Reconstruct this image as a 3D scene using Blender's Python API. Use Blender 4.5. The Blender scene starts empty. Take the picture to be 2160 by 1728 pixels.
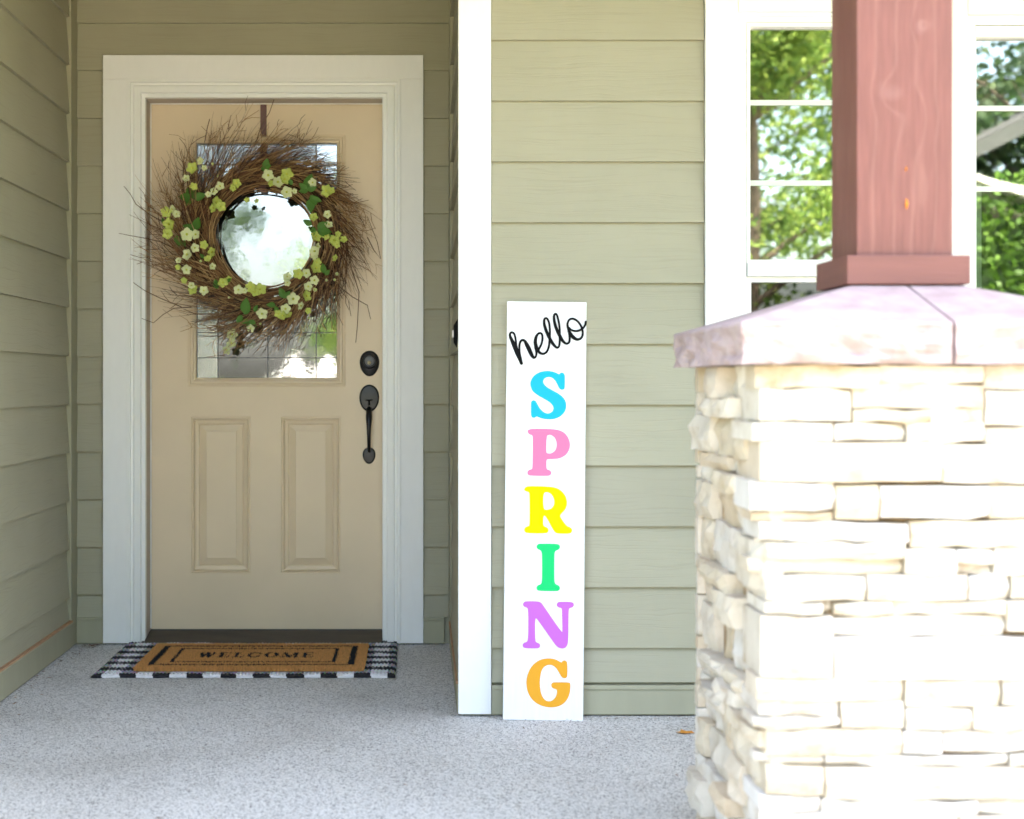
import bpy, bmesh, math, random
from mathutils import Vector, Matrix, noise
from mathutils.geometry import tessellate_polygon
R = random.Random(7)
PI = math.pi
sc = bpy.context.scene
COL = sc.collection

# ------------------------------------------------------------------ camera, world, sun, exposure
F = 3300.0; CX = 886.0; CY = 806.0; CZ = 0.98          # focal length and principal point in photo pixels
cam_d = bpy.data.cameras.new('camera'); cam = bpy.data.objects.new('camera', cam_d); COL.objects.link(cam)
cam.location = (0, 0, CZ); cam.rotation_euler = (PI/2, 0, 0)
cam_d.sensor_width = 36; cam_d.lens = 36*F/2160
cam_d.shift_x = (1080-CX)/2160; cam_d.shift_y = -(864-CY)/2160
cam_d.clip_start = 0.05; cam_d.clip_end = 600
cam_d.dof.use_dof = True; cam_d.dof.focus_distance = 5.1; cam_d.dof.aperture_fstop = 3.2
sc.camera = cam
SUN_EL, SUN_AZ = math.radians(60), math.radians(40)     # azimuth from +Y (behind the house) towards +X
w = bpy.data.worlds.new('World'); sc.world = w; w.use_nodes = True
nt = w.node_tree; nt.nodes.clear()
sky = nt.nodes.new('ShaderNodeTexSky'); sky.sky_type = 'NISHITA'; sky.sun_disc = False
sky.sun_elevation = SUN_EL; sky.sun_rotation = SUN_AZ
sky.air_density = .8; sky.dust_density = 5.0; sky.ozone_density = .6
bg = nt.nodes.new('ShaderNodeBackground'); bg.inputs['Strength'].default_value = 0.15
wo = nt.nodes.new('ShaderNodeOutputWorld')
nt.links.new(sky.outputs[0], bg.inputs[0]); nt.links.new(bg.outputs[0], wo.inputs[0])
sl = bpy.data.lights.new('sun', 'SUN'); sl.energy = 2.3; sl.angle = math.radians(0.5); sl.color = (1, .95, .87)
so = bpy.data.objects.new('sun', sl); COL.objects.link(so)
sd = Vector((math.sin(SUN_AZ)*math.cos(SUN_EL), math.cos(SUN_AZ)*math.cos(SUN_EL), math.sin(SUN_EL)))
so.rotation_euler = sd.to_track_quat('Z', 'Y').to_euler(); so.location = sd*30
vs = sc.view_settings
vs.view_transform = 'Standard'; vs.look = 'None'; vs.gamma = 1; vs.use_curve_mapping = False
vs.exposure = 4.08
vs.use_white_balance = True; vs.white_balance_temperature = 7250; vs.white_balance_tint = 5   # camera set for open shade
sc.cycles.max_bounces = 8; sc.cycles.diffuse_bounces = 5; sc.cycles.glossy_bounces = 4; sc.cycles.transparent_max_bounces = 12
sc.cycles.use_denoising = True
sc.cycles.caustics_reflective = False; sc.cycles.caustics_refractive = False

def P(px, py, d):                       # photo pixel and distance -> world x, z
    return ((px-CX)/F*d, CZ-(py-CY)/F*d)

# ------------------------------------------------------------------ materials
def new_mat(name):
    m = bpy.data.materials.new(name); m.use_nodes = True
    n = m.node_tree; b = n.nodes['Principled BSDF']
    return m, n, b
def N(n, typ, **kw):
    x = n.nodes.new(typ)
    for k, v in kw.items():
        if k in x.inputs: x.inputs[k].default_value = v
        else: setattr(x, k, v)
    return x
def coords(n, scale=(1,1,1), rnd=True, space='Object'):
    tc = N(n, 'ShaderNodeTexCoord'); mp = N(n, 'ShaderNodeMapping'); mp.inputs['Scale'].default_value = scale
    if rnd:
        oi = N(n, 'ShaderNodeObjectInfo'); mu = N(n, 'ShaderNodeMath', operation='MULTIPLY'); mu.inputs[1].default_value = 37.0
        n.links.new(oi.outputs['Random'], mu.inputs[0])
        ad = N(n, 'ShaderNodeVectorMath', operation='ADD')
        n.links.new(tc.outputs[space], ad.inputs[0]); n.links.new(mu.outputs[0], ad.inputs[1])
        n.links.new(ad.outputs[0], mp.inputs['Vector'])
    else:
        n.links.new(tc.outputs[space], mp.inputs['Vector'])
    return mp.outputs[0]
def ramp(n, fac, stops):
    r = N(n, 'ShaderNodeValToRGB'); cr = r.color_ramp
    cr.elements[0].position = stops[0][0]; cr.elements[0].color = (*stops[0][1], 1)
    cr.elements[1].position = stops[-1][0]; cr.elements[1].color = (*stops[-1][1], 1)
    for p, c in stops[1:-1]:
        e = cr.elements.new(p); e.color = (*c, 1)
    n.links.new(fac, r.inputs[0]); return r.outputs[0]
def bump(n, b, h, strength=.3, dist=.002):
    bp = N(n, 'ShaderNodeBump'); bp.inputs['Strength'].default_value = strength; bp.inputs['Distance'].default_value = dist
    n.links.new(h, bp.inputs['Height'])
    if 'Normal' in b.inputs: n.links.new(bp.outputs[0], b.inputs['Normal'])
    return bp
def paint(name, col, rough=.55, var=.06, nscale=30, bstr=.15, stretch=(1,1,1), bdist=.001):
    m, n, b = new_mat(name)
    v = coords(n, stretch)
    t = N(n, 'ShaderNodeTexNoise', Scale=nscale, Detail=5.0); n.links.new(v, t.inputs['Vector'])
    c0 = tuple(max(0, c*(1-var)) for c in col); c1 = tuple(min(1, c*(1+var)) for c in col)
    n.links.new(ramp(n, t.outputs[0], [(.3, c0), (.7, c1)]), b.inputs['Base Color'])
    b.inputs['Roughness'].default_value = rough
    t2 = N(n, 'ShaderNodeTexNoise', Scale=nscale*8, Detail=3.0); n.links.new(v, t2.inputs['Vector'])
    bump(n, b, t2.outputs[0], bstr, bdist)
    return m
def siding_mat(name, axis):
    m, n, b = new_mat(name)
    s = (1, 1, 1)
    st = (2.2, 2.2, 60) 
    v = coords(n, (1,1,1))
    # slow warp so that the embossed cedar grain wanders and opens into cathedrals
    mp = N(n, 'ShaderNodeMapping'); mp.inputs['Scale'].default_value = (3.0, 3.0, 9.0); n.links.new(v, mp.inputs['Vector'])
    t0 = N(n, 'ShaderNodeTexNoise', Scale=1.0, Detail=2.0); n.links.new(mp.outputs[0], t0.inputs['Vector'])
    sep = N(n, 'ShaderNodeSeparateXYZ'); n.links.new(v, sep.inputs[0])
    a = N(n, 'ShaderNodeMath', operation='MULTIPLY'); a.inputs[1].default_value = 215.0; n.links.new(sep.outputs['Z'], a.inputs[0])
    a2 = N(n, 'ShaderNodeMath', operation='MULTIPLY_ADD'); a2.inputs[1].default_value = 12.0; n.links.new(t0.outputs[0], a2.inputs[0]); n.links.new(a.outputs[0], a2.inputs[2])
    cmb = N(n, 'ShaderNodeCombineXYZ'); n.links.new(a2.outputs[0], cmb.inputs['Z'])
    mx = N(n, 'ShaderNodeMath', operation='MULTIPLY'); mx.inputs[1].default_value = 3.0; n.links.new(sep.outputs[axis], mx.inputs[0]); n.links.new(mx.outputs[0], cmb.inputs['X'])
    t = N(n, 'ShaderNodeTexNoise', Scale=1.0, Detail=3.0, Roughness=.6); n.links.new(cmb.outputs[0], t.inputs['Vector'])
    h = ramp(n, t.outputs[0], [(.36, (0,0,0)), (.5, (1,1,1))])
    bump(n, b, h, .26, .0012)
    big = N(n, 'ShaderNodeTexNoise', Scale=2.5, Detail=4.0); n.links.new(v, big.inputs['Vector'])
    base = ramp(n, big.outputs[0], [(.3, (.325,.304,.212)), (.7, (.357,.335,.238))])
    mixn = N(n, 'ShaderNodeMix', data_type='RGBA', blend_type='MULTIPLY'); mixn.inputs[0].default_value = 1
    n.links.new(base, mixn.inputs[6])
    n.links.new(ramp(n, t.outputs[0], [(.34, (.935,.93,.925)), (.48, (1,1,1))]), mixn.inputs[7])
    oi2 = N(n, 'ShaderNodeObjectInfo'); mb2 = N(n, 'ShaderNodeMix', data_type='RGBA', blend_type='MULTIPLY'); mb2.inputs[0].default_value = 1
    n.links.new(mixn.outputs[2], mb2.inputs[6]); n.links.new(ramp(n, oi2.outputs['Random'], [(0, (.955,.955,.96)), (1, (1.03,1.03,1.02))]), mb2.inputs[7])
    n.links.new(mb2.outputs[2], b.inputs['Base Color'])
    b.inputs['Roughness'].default_value = .6
    return m
M = {}
M['siding_x'] = siding_mat('sage_siding', 'X')
M['siding_y'] = siding_mat('sage_siding_side', 'Y')
M['sage_trim'] = paint('sage_trim', (.332,.314,.214), .6, .05, 12, .3, (1,1,.2))
M['white'] = paint('white_trim', (.83,.825,.80), .5, .012, 16, .22, (3,3,.9), .0009)
M['white_smooth'] = paint('white_vinyl', (.82,.82,.79), .35, .015, 8, .05)
M['muntin'] = paint('muntin', (.60,.66,.60), .25, .02, 8, .03)
M['jamb'] = paint('jamb_grey', (.50,.43,.37), .5, .03, 10, .05)
M['door'] = paint('tan_door', (.71,.57,.395), .42, .03, 5, .25, (1,1,1), .0006)
M['black'] = paint('black_hardware', (.018,.018,.02), .32, .1, 30, .1)
M['black'].node_tree.nodes['Principled BSDF'].inputs['Metallic'].default_value = .6
M['dark_metal'] = paint('dark_came', (.14,.14,.145), .4, .1, 30, .05)
M['brass'] = paint('brass', (.7,.6,.35), .3, .05, 30, .02); M['brass'].node_tree.nodes['Principled BSDF'].inputs['Metallic'].default_value = 1
M['hanger'] = paint('brown_hanger', (.13,.045,.035), .4, .1, 20, .1)
M['sill'] = paint('dark_sill', (.045,.032,.022), .5, .35, 25, .4, (.3,1,1))
M['rubber'] = paint('rubber', (.012,.013,.02), .35, .1, 20, .05)
M['raw_wood'] = paint('raw_wood', (.42,.24,.13), .7, .15, 20, .3)
M['gap'] = paint('dark_gap', (.03,.02,.015), .9, .1, 20, .1)
M['sign'] = paint('sign_white', (.80,.80,.80), .5, .03, 12, .3, (8,8,.5))
M['button'] = paint('bell_button', (.8,.72,.66), .4, .02, 10, .02)
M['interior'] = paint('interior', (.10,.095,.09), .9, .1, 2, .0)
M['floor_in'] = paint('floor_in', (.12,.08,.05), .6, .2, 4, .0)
M['soffit'] = paint('soffit', (.27,.20,.125), .7, .15, 4, .2, (1,.1,1))
M['roof'] = paint('shingle', (.06,.06,.06), .9, .3, 20, .3)

def flat(name, col, rough=.5, em=0):
    m, n, b = new_mat(name); b.inputs['Base Color'].default_value = (*col, 1); b.inputs['Roughness'].default_value = rough
    m.node_tree.nodes['Principled BSDF'].inputs['Specular IOR Level'].default_value = .15
    return m
M['cyan'] = flat('cyan', (0.0,.43,.78)); M['pink'] = flat('pink', (.80,.19,.36)); M['yellow'] = flat('yellow', (.80,.70,.0))
M['green'] = flat('green', (.0,.60,.17)); M['violet'] = flat('violet', (.56,.14,.80)); M['orange'] = flat('orange', (.80,.36,.03))
M['ink'] = flat('ink', (.003,.003,.003), .7)

# exposed aggregate concrete
def aggregate():
    m, n, b = new_mat('aggregate')
    v = coords(n, (1,1,1), False)
    vo = N(n, 'ShaderNodeTexVoronoi', Scale=290.0); n.links.new(v, vo.inputs['Vector'])
    sepc = N(n, 'ShaderNodeSeparateColor'); n.links.new(vo.outputs['Color'], sepc.inputs[0])
    c = ramp(n, sepc.outputs[0], [(.0, (.10,.095,.09)), (.10, (.20,.195,.195)), (.2, (.53,.52,.505)), (.6, (.66,.65,.635)), (.88, (.76,.75,.735)), (.97, (.8,.78,.76)), (1, (.30,.2,.14))])
    big = N(n, 'ShaderNodeTexNoise', Scale=1.8, Detail=5.0); n.links.new(v, big.inputs['Vector'])
    mix = N(n, 'ShaderNodeMix', data_type='RGBA', blend_type='MULTIPLY'); mix.inputs[0].default_value = 1
    n.links.new(c, mix.inputs[6]); n.links.new(ramp(n, big.outputs[0], [(.28, (.84,.83,.81)), (.5, (1,1,1)), (.75, (1.07,1.07,1.07))]), mix.inputs[7])
    n.links.new(mix.outputs[2], b.inputs['Base Color'])
    b.inputs['Roughness'].default_value = .75
    bump(n, b, vo.outputs['Distance'], .5, .003)
    return m
M['aggregate'] = aggregate()
def lawn_m():
    m, n, b = new_mat('lawn'); v = coords(n, (1,1,1), False)
    t = N(n, 'ShaderNodeTexNoise', Scale=6.0, Detail=8.0); n.links.new(v, t.inputs['Vector'])
    n.links.new(ramp(n, t.outputs[0], [(.3, (.05,.09,.02)), (.7, (.12,.17,.045))]), b.inputs['Base Color']); b.inputs['Roughness'].default_value = .9
    return m
M['lawn'] = lawn_m()
M['drive'] = paint('drive', (.25,.23,.20), .85, .12, 3, .3)
def foliage(name, c0, c1, c2):
    m, n, b = new_mat(name)
    g = N(n, 'ShaderNodeNewGeometry'); 
    n.links.new(ramp(n, g.outputs['Random Per Island'], [(0, c0), (.5, c1), (1, c2)]), b.inputs['Base Color'])
    b.inputs['Roughness'].default_value = .6
    tr = N(n, 'ShaderNodeBsdfTranslucent'); n.links.new(b.inputs['Base Color'].links[0].from_socket, tr.inputs[0])
    ms = N(n, 'ShaderNodeMixShader'); ms.inputs[0].default_value = .4
    o = n.nodes['Material Output']; n.links.new(b.outputs[0], ms.inputs[1]); n.links.new(tr.outputs[0], ms.inputs[2]); n.links.new(ms.outputs[0], o.inputs[0])
    return m
M['leaf_bright'] = foliage('leaf_bright', (.07,.14,.025), (.17,.28,.05), (.33,.41,.09))
M['leaf_dark'] = foliage('leaf_dark', (.02,.05,.015), (.04,.09,.03), (.09,.14,.04))
M['hedge'] = foliage('hedge_leaf', (.03,.08,.01), (.07,.16,.02), (.14,.26,.04))
M['bark'] = paint('bark', (.10,.075,.055), .9, .4, 12, .6)
M['wreath_leaf'] = foliage('wreath_leaf', (.08,.20,.035), (.11,.28,.045), (.15,.34,.07))
def glass_m(name, refl=.28, rough=0.0, bstr=0, bscale=100, tint=(1,1,1), bdist=.001):
    m, n, b = new_mat(name); n.nodes.remove(b)
    tr = N(n, 'ShaderNodeBsdfTransparent'); tr.inputs[0].default_value = (*tint, 1)
    gl = N(n, 'ShaderNodeBsdfGlossy'); gl.inputs['Roughness'].default_value = rough
    fr = N(n, 'ShaderNodeFresnel'); fr.inputs[0].default_value = 1.5
    ad = N(n, 'ShaderNodeMath', operation='ADD'); ad.inputs[1].default_value = refl-.04; ad.use_clamp = True
    n.links.new(fr.outputs[0], ad.inputs[0])
    ms = N(n, 'ShaderNodeMixShader'); n.links.new(ad.outputs[0], ms.inputs[0]); n.links.new(tr.outputs[0], ms.inputs[1]); n.links.new(gl.outputs[0], ms.inputs[2])
    n.links.new(ms.outputs[0], n.nodes['Material Output'].inputs[0])
    v = coords(n, (1,1,1), False)
    if bstr:
        t = N(n, 'ShaderNodeTexNoise', Scale=bscale, Detail=2.0); n.links.new(v, t.inputs['Vector'])
        bump(n, gl, t.outputs[0], bstr, bdist)
    return m
M['glass'] = glass_m('window_glass', .32, .012, .08, 3, (.85,.92,.86), .002)
M['glass_screen'] = glass_m('screened_glass', .10, 0, .05, 3, (.30,.33,.30), .002)
M['glass_seedy'] = glass_m('seedy_glass', .26, .04, .45, 230, (.35,.36,.42), .0012)
M['glass_clear'] = glass_m('lite_glass', .28, .03, .10, 22, (.3,.32,.35), .001)
def attr_mat(name, rough=.7, sss=False):
    m, n, b = new_mat(name); a = N(n, 'ShaderNodeVertexColor'); a.layer_name = 'col'
    n.links.new(a.outputs[0], b.inputs['Base Color']); b.inputs['Roughness'].default_value = rough
    return m
M['attr'] = attr_mat('coloured', .85)
M['twig'] = attr_mat('twig_bark', .6)
def stone_m():
    m, n, b = new_mat('ledge_stone')
    v = coords(n, (1,1,1))
    oi = N(n, 'ShaderNodeObjectInfo')
    base = ramp(n, oi.outputs['Random'], [(0, (.54,.45,.33)), (.2, (.63,.55,.44)), (.4, (.57,.51,.43)), (.55, (.68,.62,.54)), (.7, (.64,.60,.56)), (.85, (.57,.455,.325)), (1, (.68,.63,.56))])
    t = N(n, 'ShaderNodeTexNoise', Scale=14.0, Detail=8.0, Roughness=.65); n.links.new(v, t.inputs['Vector'])
    mix = N(n, 'ShaderNodeMix', data_type='RGBA', blend_type='MULTIPLY'); mix.inputs[0].default_value = 1
    n.links.new(base, mix.inputs[6]); n.links.new(ramp(n, t.outputs[0], [(.25, (.66,.55,.42)), (.48, (1,.98,.95)), (.75, (1.15,1.15,1.15))]), mix.inputs[7])
    n.links.new(mix.outputs[2], b.inputs['Base Color']); b.inputs['Roughness'].default_value = .85
    t2 = N(n, 'ShaderNodeTexNoise', Scale=45.0, Detail=6.0); n.links.new(v, t2.inputs['Vector'])
    bump(n, b, t2.outputs[0], .5, .006)
    return m
M['stone'] = stone_m()
M['mortar'] = paint('mortar', (.30,.20,.115), .95, .2, 30, .4)
def cap_m():
    m, n, b = new_mat('cap_stone'); v = coords(n, (1,1,1))
    t = N(n, 'ShaderNodeTexNoise', Scale=16.0, Detail=7.0, Roughness=.6); n.links.new(v, t.inputs['Vector'])
    n.links.new(ramp(n, t.outputs[0], [(.3, (.37,.265,.258)), (.5, (.44,.33,.322)), (.72, (.51,.405,.395))]), b.inputs['Base Color'])
    b.inputs['Roughness'].default_value = .8
    t2 = N(n, 'ShaderNodeTexNoise', Scale=60.0, Detail=5.0); n.links.new(v, t2.inputs['Vector'])
    bump(n, b, t2.outputs[0], .5, .004)
    return m
M['cap'] = cap_m()
def post_m():
    m, n, b = new_mat('stained_post')
    v = coords(n, (1,1,1), False)
    mp = N(n, 'ShaderNodeMapping'); mp.inputs['Scale'].default_value = (5, 5, 1.6); n.links.new(v, mp.inputs['Vector'])
    w0 = N(n, 'ShaderNodeTexNoise', Scale=1.3, Detail=1.5); n.links.new(mp.outputs[0], w0.inputs['Vector'])
    mp3 = N(n, 'ShaderNodeMapping'); mp3.inputs['Scale'].default_value = (7, 7, .8); n.links.new(v, mp3.inputs['Vector'])
    vo = N(n, 'ShaderNodeTexVoronoi', Scale=1.0); n.links.new(mp3.outputs[0], vo.inputs['Vector'])
    mu = N(n, 'ShaderNodeMath', operation='MULTIPLY'); mu.inputs[1].default_value = 9.0; n.links.new(w0.outputs[0], mu.inputs[0])
    wn = N(n, 'ShaderNodeTexNoise', Scale=9.0, Detail=4.0); n.links.new(v, wn.inputs['Vector'])
    wsb = N(n, 'ShaderNodeVectorMath', operation='MULTIPLY_ADD'); wsb.inputs[1].default_value = (.02, .02, .03); n.links.new(wn.outputs['Color'], wsb.inputs[0]); n.links.new(v, wsb.inputs[2])
    vw = wsb.outputs[0]
    sx_ = N(n, 'ShaderNodeSeparateXYZ'); n.links.new(vw, sx_.inputs[0])
    fx = N(n, 'ShaderNodeMath', operation='MULTIPLY_ADD'); fx.inputs[1].default_value = 210.0; n.links.new(sx_.outputs['X'], fx.inputs[0]); n.links.new(mu.outputs[0], fx.inputs[2])
    cur = fx.outputs[0]; heart = None
    for (kx, kz, kr, kz_, amp) in ((-.015, .385, .034, .030, 9), (.040, .520, .016, .022, 7), (.052, .20, .018, .10, -6), (.030, .345, .035, .05, -6)):
        ps = N(n, 'ShaderNodeVectorMath', operation='SUBTRACT'); ps.inputs[1].default_value = (kx, 0, kz); n.links.new(vw, ps.inputs[0])
        pm = N(n, 'ShaderNodeVectorMath', operation='MULTIPLY'); pm.inputs[1].default_value = (1/kr, 0, 1/kz_); n.links.new(ps.outputs[0], pm.inputs[0])
        ln = N(n, 'ShaderNodeVectorMath', operation='LENGTH'); n.links.new(pm.outputs[0], ln.inputs[0])
        sq = N(n, 'ShaderNodeMath', operation='POWER'); sq.inputs[1].default_value = 2.0; n.links.new(ln.outputs['Value'], sq.inputs[0])
        ng = N(n, 'ShaderNodeMath', operation='MULTIPLY'); ng.inputs[1].default_value = -1.0; n.links.new(sq.outputs[0], ng.inputs[0])
        ex = N(n, 'ShaderNodeMath', operation='EXPONENT'); n.links.new(ng.outputs[0], ex.inputs[0])
        ma = N(n, 'ShaderNodeMath', operation='MULTIPLY_ADD'); ma.inputs[1].default_value = amp; n.links.new(ex.outputs[0], ma.inputs[0]); n.links.new(cur, ma.inputs[2]); cur = ma.outputs[0]
        if amp > 0:
            if heart is None: heart = ex.outputs[0]
            else:
                mxx = N(n, 'ShaderNodeMath', operation='MAXIMUM'); n.links.new(heart, mxx.inputs[0]); n.links.new(ex.outputs[0], mxx.inputs[1]); heart = mxx.outputs[0]
    sc_ = N(n, 'ShaderNodeMath', operation='MULTIPLY'); sc_.inputs[1].default_value = .75; n.links.new(cur, sc_.inputs[0])
    si = N(n, 'ShaderNodeMath', operation='SINE'); n.links.new(sc_.outputs[0], si.inputs[0])
    fine = N(n, 'ShaderNodeTexNoise', Scale=40.0, Detail=6.0)
    mp2 = N(n, 'ShaderNodeMapping'); mp2.inputs['Scale'].default_value = (3, 3, .25); n.links.new(v, mp2.inputs['Vector']); n.links.new(mp2.outputs[0], fine.inputs['Vector'])
    grain = ramp(n, si.outputs[0], [(.3, (.182,.064,.050)), (.88, (.190,.070,.054)), (1, (.212,.084,.066))])
    mix = N(n, 'ShaderNodeMix', data_type='RGBA', blend_type='MULTIPLY'); mix.inputs[0].default_value = 1
    n.links.new(grain, mix.inputs[6]); n.links.new(ramp(n, fine.outputs[0], [(.3, (.86,.84,.83)), (.7, (1.1,1.1,1.1))]), mix.inputs[7])
    # pale worn patches and a few orange pitch drips
    sp = N(n, 'ShaderNodeTexNoise', Scale=5.0, Detail=3.0); n.links.new(v, sp.inputs['Vector'])
    mix2 = N(n, 'ShaderNodeMix', data_type='RGBA'); mh = N(n, 'ShaderNodeMath', operation='MULTIPLY_ADD'); mh.inputs[1].default_value = .20; n.links.new(heart, mh.inputs[0]); n.links.new(sp.outputs[0], mh.inputs[2])
    n.links.new(ramp(n, mh.outputs[0], [(.62, (0,0,0)), (.80, (.4,.4,.4))]), mix2.inputs[0])
    n.links.new(mix.outputs[2], mix2.inputs[6]); mix2.inputs[7].default_value = (.32,.175,.152,1)
    n.links.new(mix2.outputs[2], b.inputs['Base Color']); b.inputs['Roughness'].default_value = .55
    bump(n, b, fine.outputs[0], .35, .003)
    return m
M['post'] = post_m()
M['pitch'] = flat('pitch', (.75,.25,.04), .3)

# ------------------------------------------------------------------ mesh helpers
class MB:
    def __init__(s): s.v = []; s.f = []; s.c = []
    def add(s, vs, fs, col=None):
        o = len(s.v); s.v += [tuple(a) for a in vs]; s.f += [tuple(i+o for i in f) for f in fs]
        s.c += [col]*len(fs); return s
    def box(s, x0, x1, y0, y1, z0, z1, col=None):
        return s.add([(x0,y0,z0),(x1,y0,z0),(x1,y1,z0),(x0,y1,z0),(x0,y0,z1),(x1,y0,z1),(x1,y1,z1),(x0,y1,z1)],
              [(0,3,2,1),(4,5,6,7),(0,1,5,4),(1,2,6,5),(2,3,7,6),(3,0,4,7)], col)
    def tube(s, pts, rads, n=4, col=None, cap=True):
        pts = [Vector(p) for p in pts]; rings = []
        t0 = (pts[1]-pts[0]).normalized(); up = Vector((0,1,0)) if abs(t0.y) < .9 else Vector((1,0,0))
        for i, p in enumerate(pts):
            t = (pts[min(i+1, len(pts)-1)]-pts[max(i-1, 0)])
            t = t.normalized() if t.length > 1e-9 else t0
            a = t.cross(up); a = a.normalized() if a.length > 1e-6 else Vector((1,0,0)); b = t.cross(a)
            r = rads[i] if isinstance(rads, (list, tuple)) else rads
            rings.append([p+(a*math.cos(2*PI*k/n)+b*math.sin(2*PI*k/n))*r for k in range(n)])
        vs = [q for r_ in rings for q in r_]; fs = []
        for i in range(len(pts)-1):
            for k in range(n):
                fs.append((i*n+k, i*n+(k+1)%n, (i+1)*n+(k+1)%n, (i+1)*n+k))
        if cap: fs.append(tuple(range(n))[::-1]); fs.append(tuple((len(pts)-1)*n+k for k in range(n)))
        return s.add(vs, fs, col)
    def mesh(s, name, mats, smooth=False, bevel=0):
        me = bpy.data.meshes.new(name); me.from_pydata(s.v, [], s.f); me.update()
        for m in (mats if isinstance(mats, (list, tuple)) else [mats]): me.materials.append(m)
        if any(c is not None for c in s.c):
            if any(isinstance(c, int) for c in s.c):
                for p, c in zip(me.polygons, s.c): p.material_index = c or 0
            else:
                at = me.color_attributes.new('col', 'FLOAT_COLOR', 'CORNER'); d = []
                for p, c in zip(me.polygons, s.c): d += (list(c)+[1])*p.loop_total
                at.data.foreach_set('color', d)
        if bevel:
            bm = bmesh.new(); bm.from_mesh(me)
            bmesh.ops.recalc_face_normals(bm, faces=bm.faces)
            bmesh.ops.bevel(bm, geom=bm.edges, offset=bevel, segments=2, affect='EDGES', profile=.6)
            bm.to_mesh(me); bm.free()
        if smooth:
            for p in me.polygons: p.use_smooth = True
        return me
def link(name, data, parent=None, loc=None, **props):
    o = bpy.data.objects.new(name, data); COL.objects.link(o)
    if parent is not None: o.parent = parent
    if loc is not None: o.location = loc
    for k, v in props.items(): o[k] = v
    return o
def thing(name, label, cat, loc=(0,0,0), group=None, kind=None):
    o = link(name, None, None, loc, label=label, category=cat); o.empty_display_size = .1
    if group: o['group'] = group
    if kind: o['kind'] = kind
    return o
def struct(name, loc=(0,0,0), label=None):
    o = link(name, None, None, loc, kind='structure'); 
    if label: o['label'] = label
    return o
def obj(name, mb, mat, parent=None, loc=None, smooth=False, bevel=0, **props):
    return link(name, mb.mesh(name, mat, smooth, bevel), parent, loc, **props)
def bx(name, x0, x1, y0, y1, z0, z1, mat, parent=None, bevel=0, **props):
    """box part with its own origin at its centre; parent empties sit at the world origin"""
    cx, cy, cz = (x0+x1)/2, (y0+y1)/2, (z0+z1)/2
    mb = MB().box(x0-cx, x1-cx, y0-cy, y1-cy, z0-cz, z1-cz)
    return obj(name, mb, mat, parent, (cx, cy, cz), bevel=bevel, **props)

# ------------------------------------------------------------------ key planes
YB, YF = 5.861, 4.603                    # faces of the recessed wall and of the front wall
XL, XR = -1.304, 0.1127                  # side walls of the recess
EXP, Z0 = .178, .186                     # siding exposure and first lap line
ZTOP = 2.80; XS = XR+.0145

# ------------------------------------------------------------------ ground
g = MB().box(-3.2, 6, 2.45, 8, -.12, 0); obj('porch_floor', g, M['aggregate'], kind='structure')
g = MB(); g.add([(-250,-400,-.16),(250,-400,-.16),(250,60,-.16),(-250,60,-.16)], [(0,1,2,3)]); obj('lawn', g, M['lawn'], kind='structure')
g = MB(); g.add([(-3.5,-24,-.156),(9,-24,-.156),(9,2.445,-.156),(-3.5,2.445,-.156)], [(0,1,2,3)]); obj('driveway', g, M['drive'], kind='structure')

# ------------------------------------------------------------------ siding walls
def siding_x(parent, x0, x1, y, z0, z1, zs):
    """laps facing -Y; zs = lap lines; each board its own object"""
    n = 0
    for a, b in zip(zs[:-1], zs[1:]):
        if b <= z0+1e-4 or a >= z1-1e-4: continue
        lo, hi = max(a, z0), min(b, z1)
        h = hi-lo; cz = lo; cx = (x0+x1)/2; L = (x1-x0)/2
        t0, t1 = .0175*R.uniform(.94, 1.06), .0025
        mb = MB().add([(-L,-t0,0),(L,-t0,0),(L,.0,0),(-L,.0,0),(-L,-t1,h+.001),(L,-t1,h+.001),(L,0,h+.001),(-L,0,h+.001)],
                  [(0,3,2,1),(4,5,6,7),(0,1,5,4),(1,2,6,5),(2,3,7,6),(3,0,4,7)])
        obj('siding_board', mb, M['siding_x'], parent, (cx, y, cz)); n += 1
def siding_y(parent, y0, y1, x, sgn, z0, z1, zs):
    """laps on a side wall; sgn = direction the wall faces along X"""
    for a, b in zip(zs[:-1], zs[1:]):
        if b <= z0 or a >= z1: continue
        lo, hi = max(a, z0), min(b, z1); h = hi-lo; cy = (y0+y1)/2; L = (y1-y0)/2
        t0, t1 = .0165*sgn*R.uniform(.93, 1.07), .003*sgn
        mb = MB().add([(t0,-L,0),(t0,L,0),(0,L,0),(0,-L,0),(t1,-L,h+.001),(t1,L,h+.001),(0,L,h+.001),(0,-L,h+.001)],
                  [(0,3,2,1),(4,5,6,7),(0,1,5,4),(1,2,6,5),(2,3,7,6),(3,0,4,7)])
        obj('siding_board', mb, M['siding_y'], parent, (x, cy, lo))
laps = [.0955+.006]+[Z0+EXP*k for k in range(0, 16)]
lapsF = [.0888+.006]+[.2004+.1783*k for k in range(0, 16)]

cas_x0, cas_zt = P(217, 116, 5.83); cas_x1 = P(893, 0, 5.83)[0]
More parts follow.
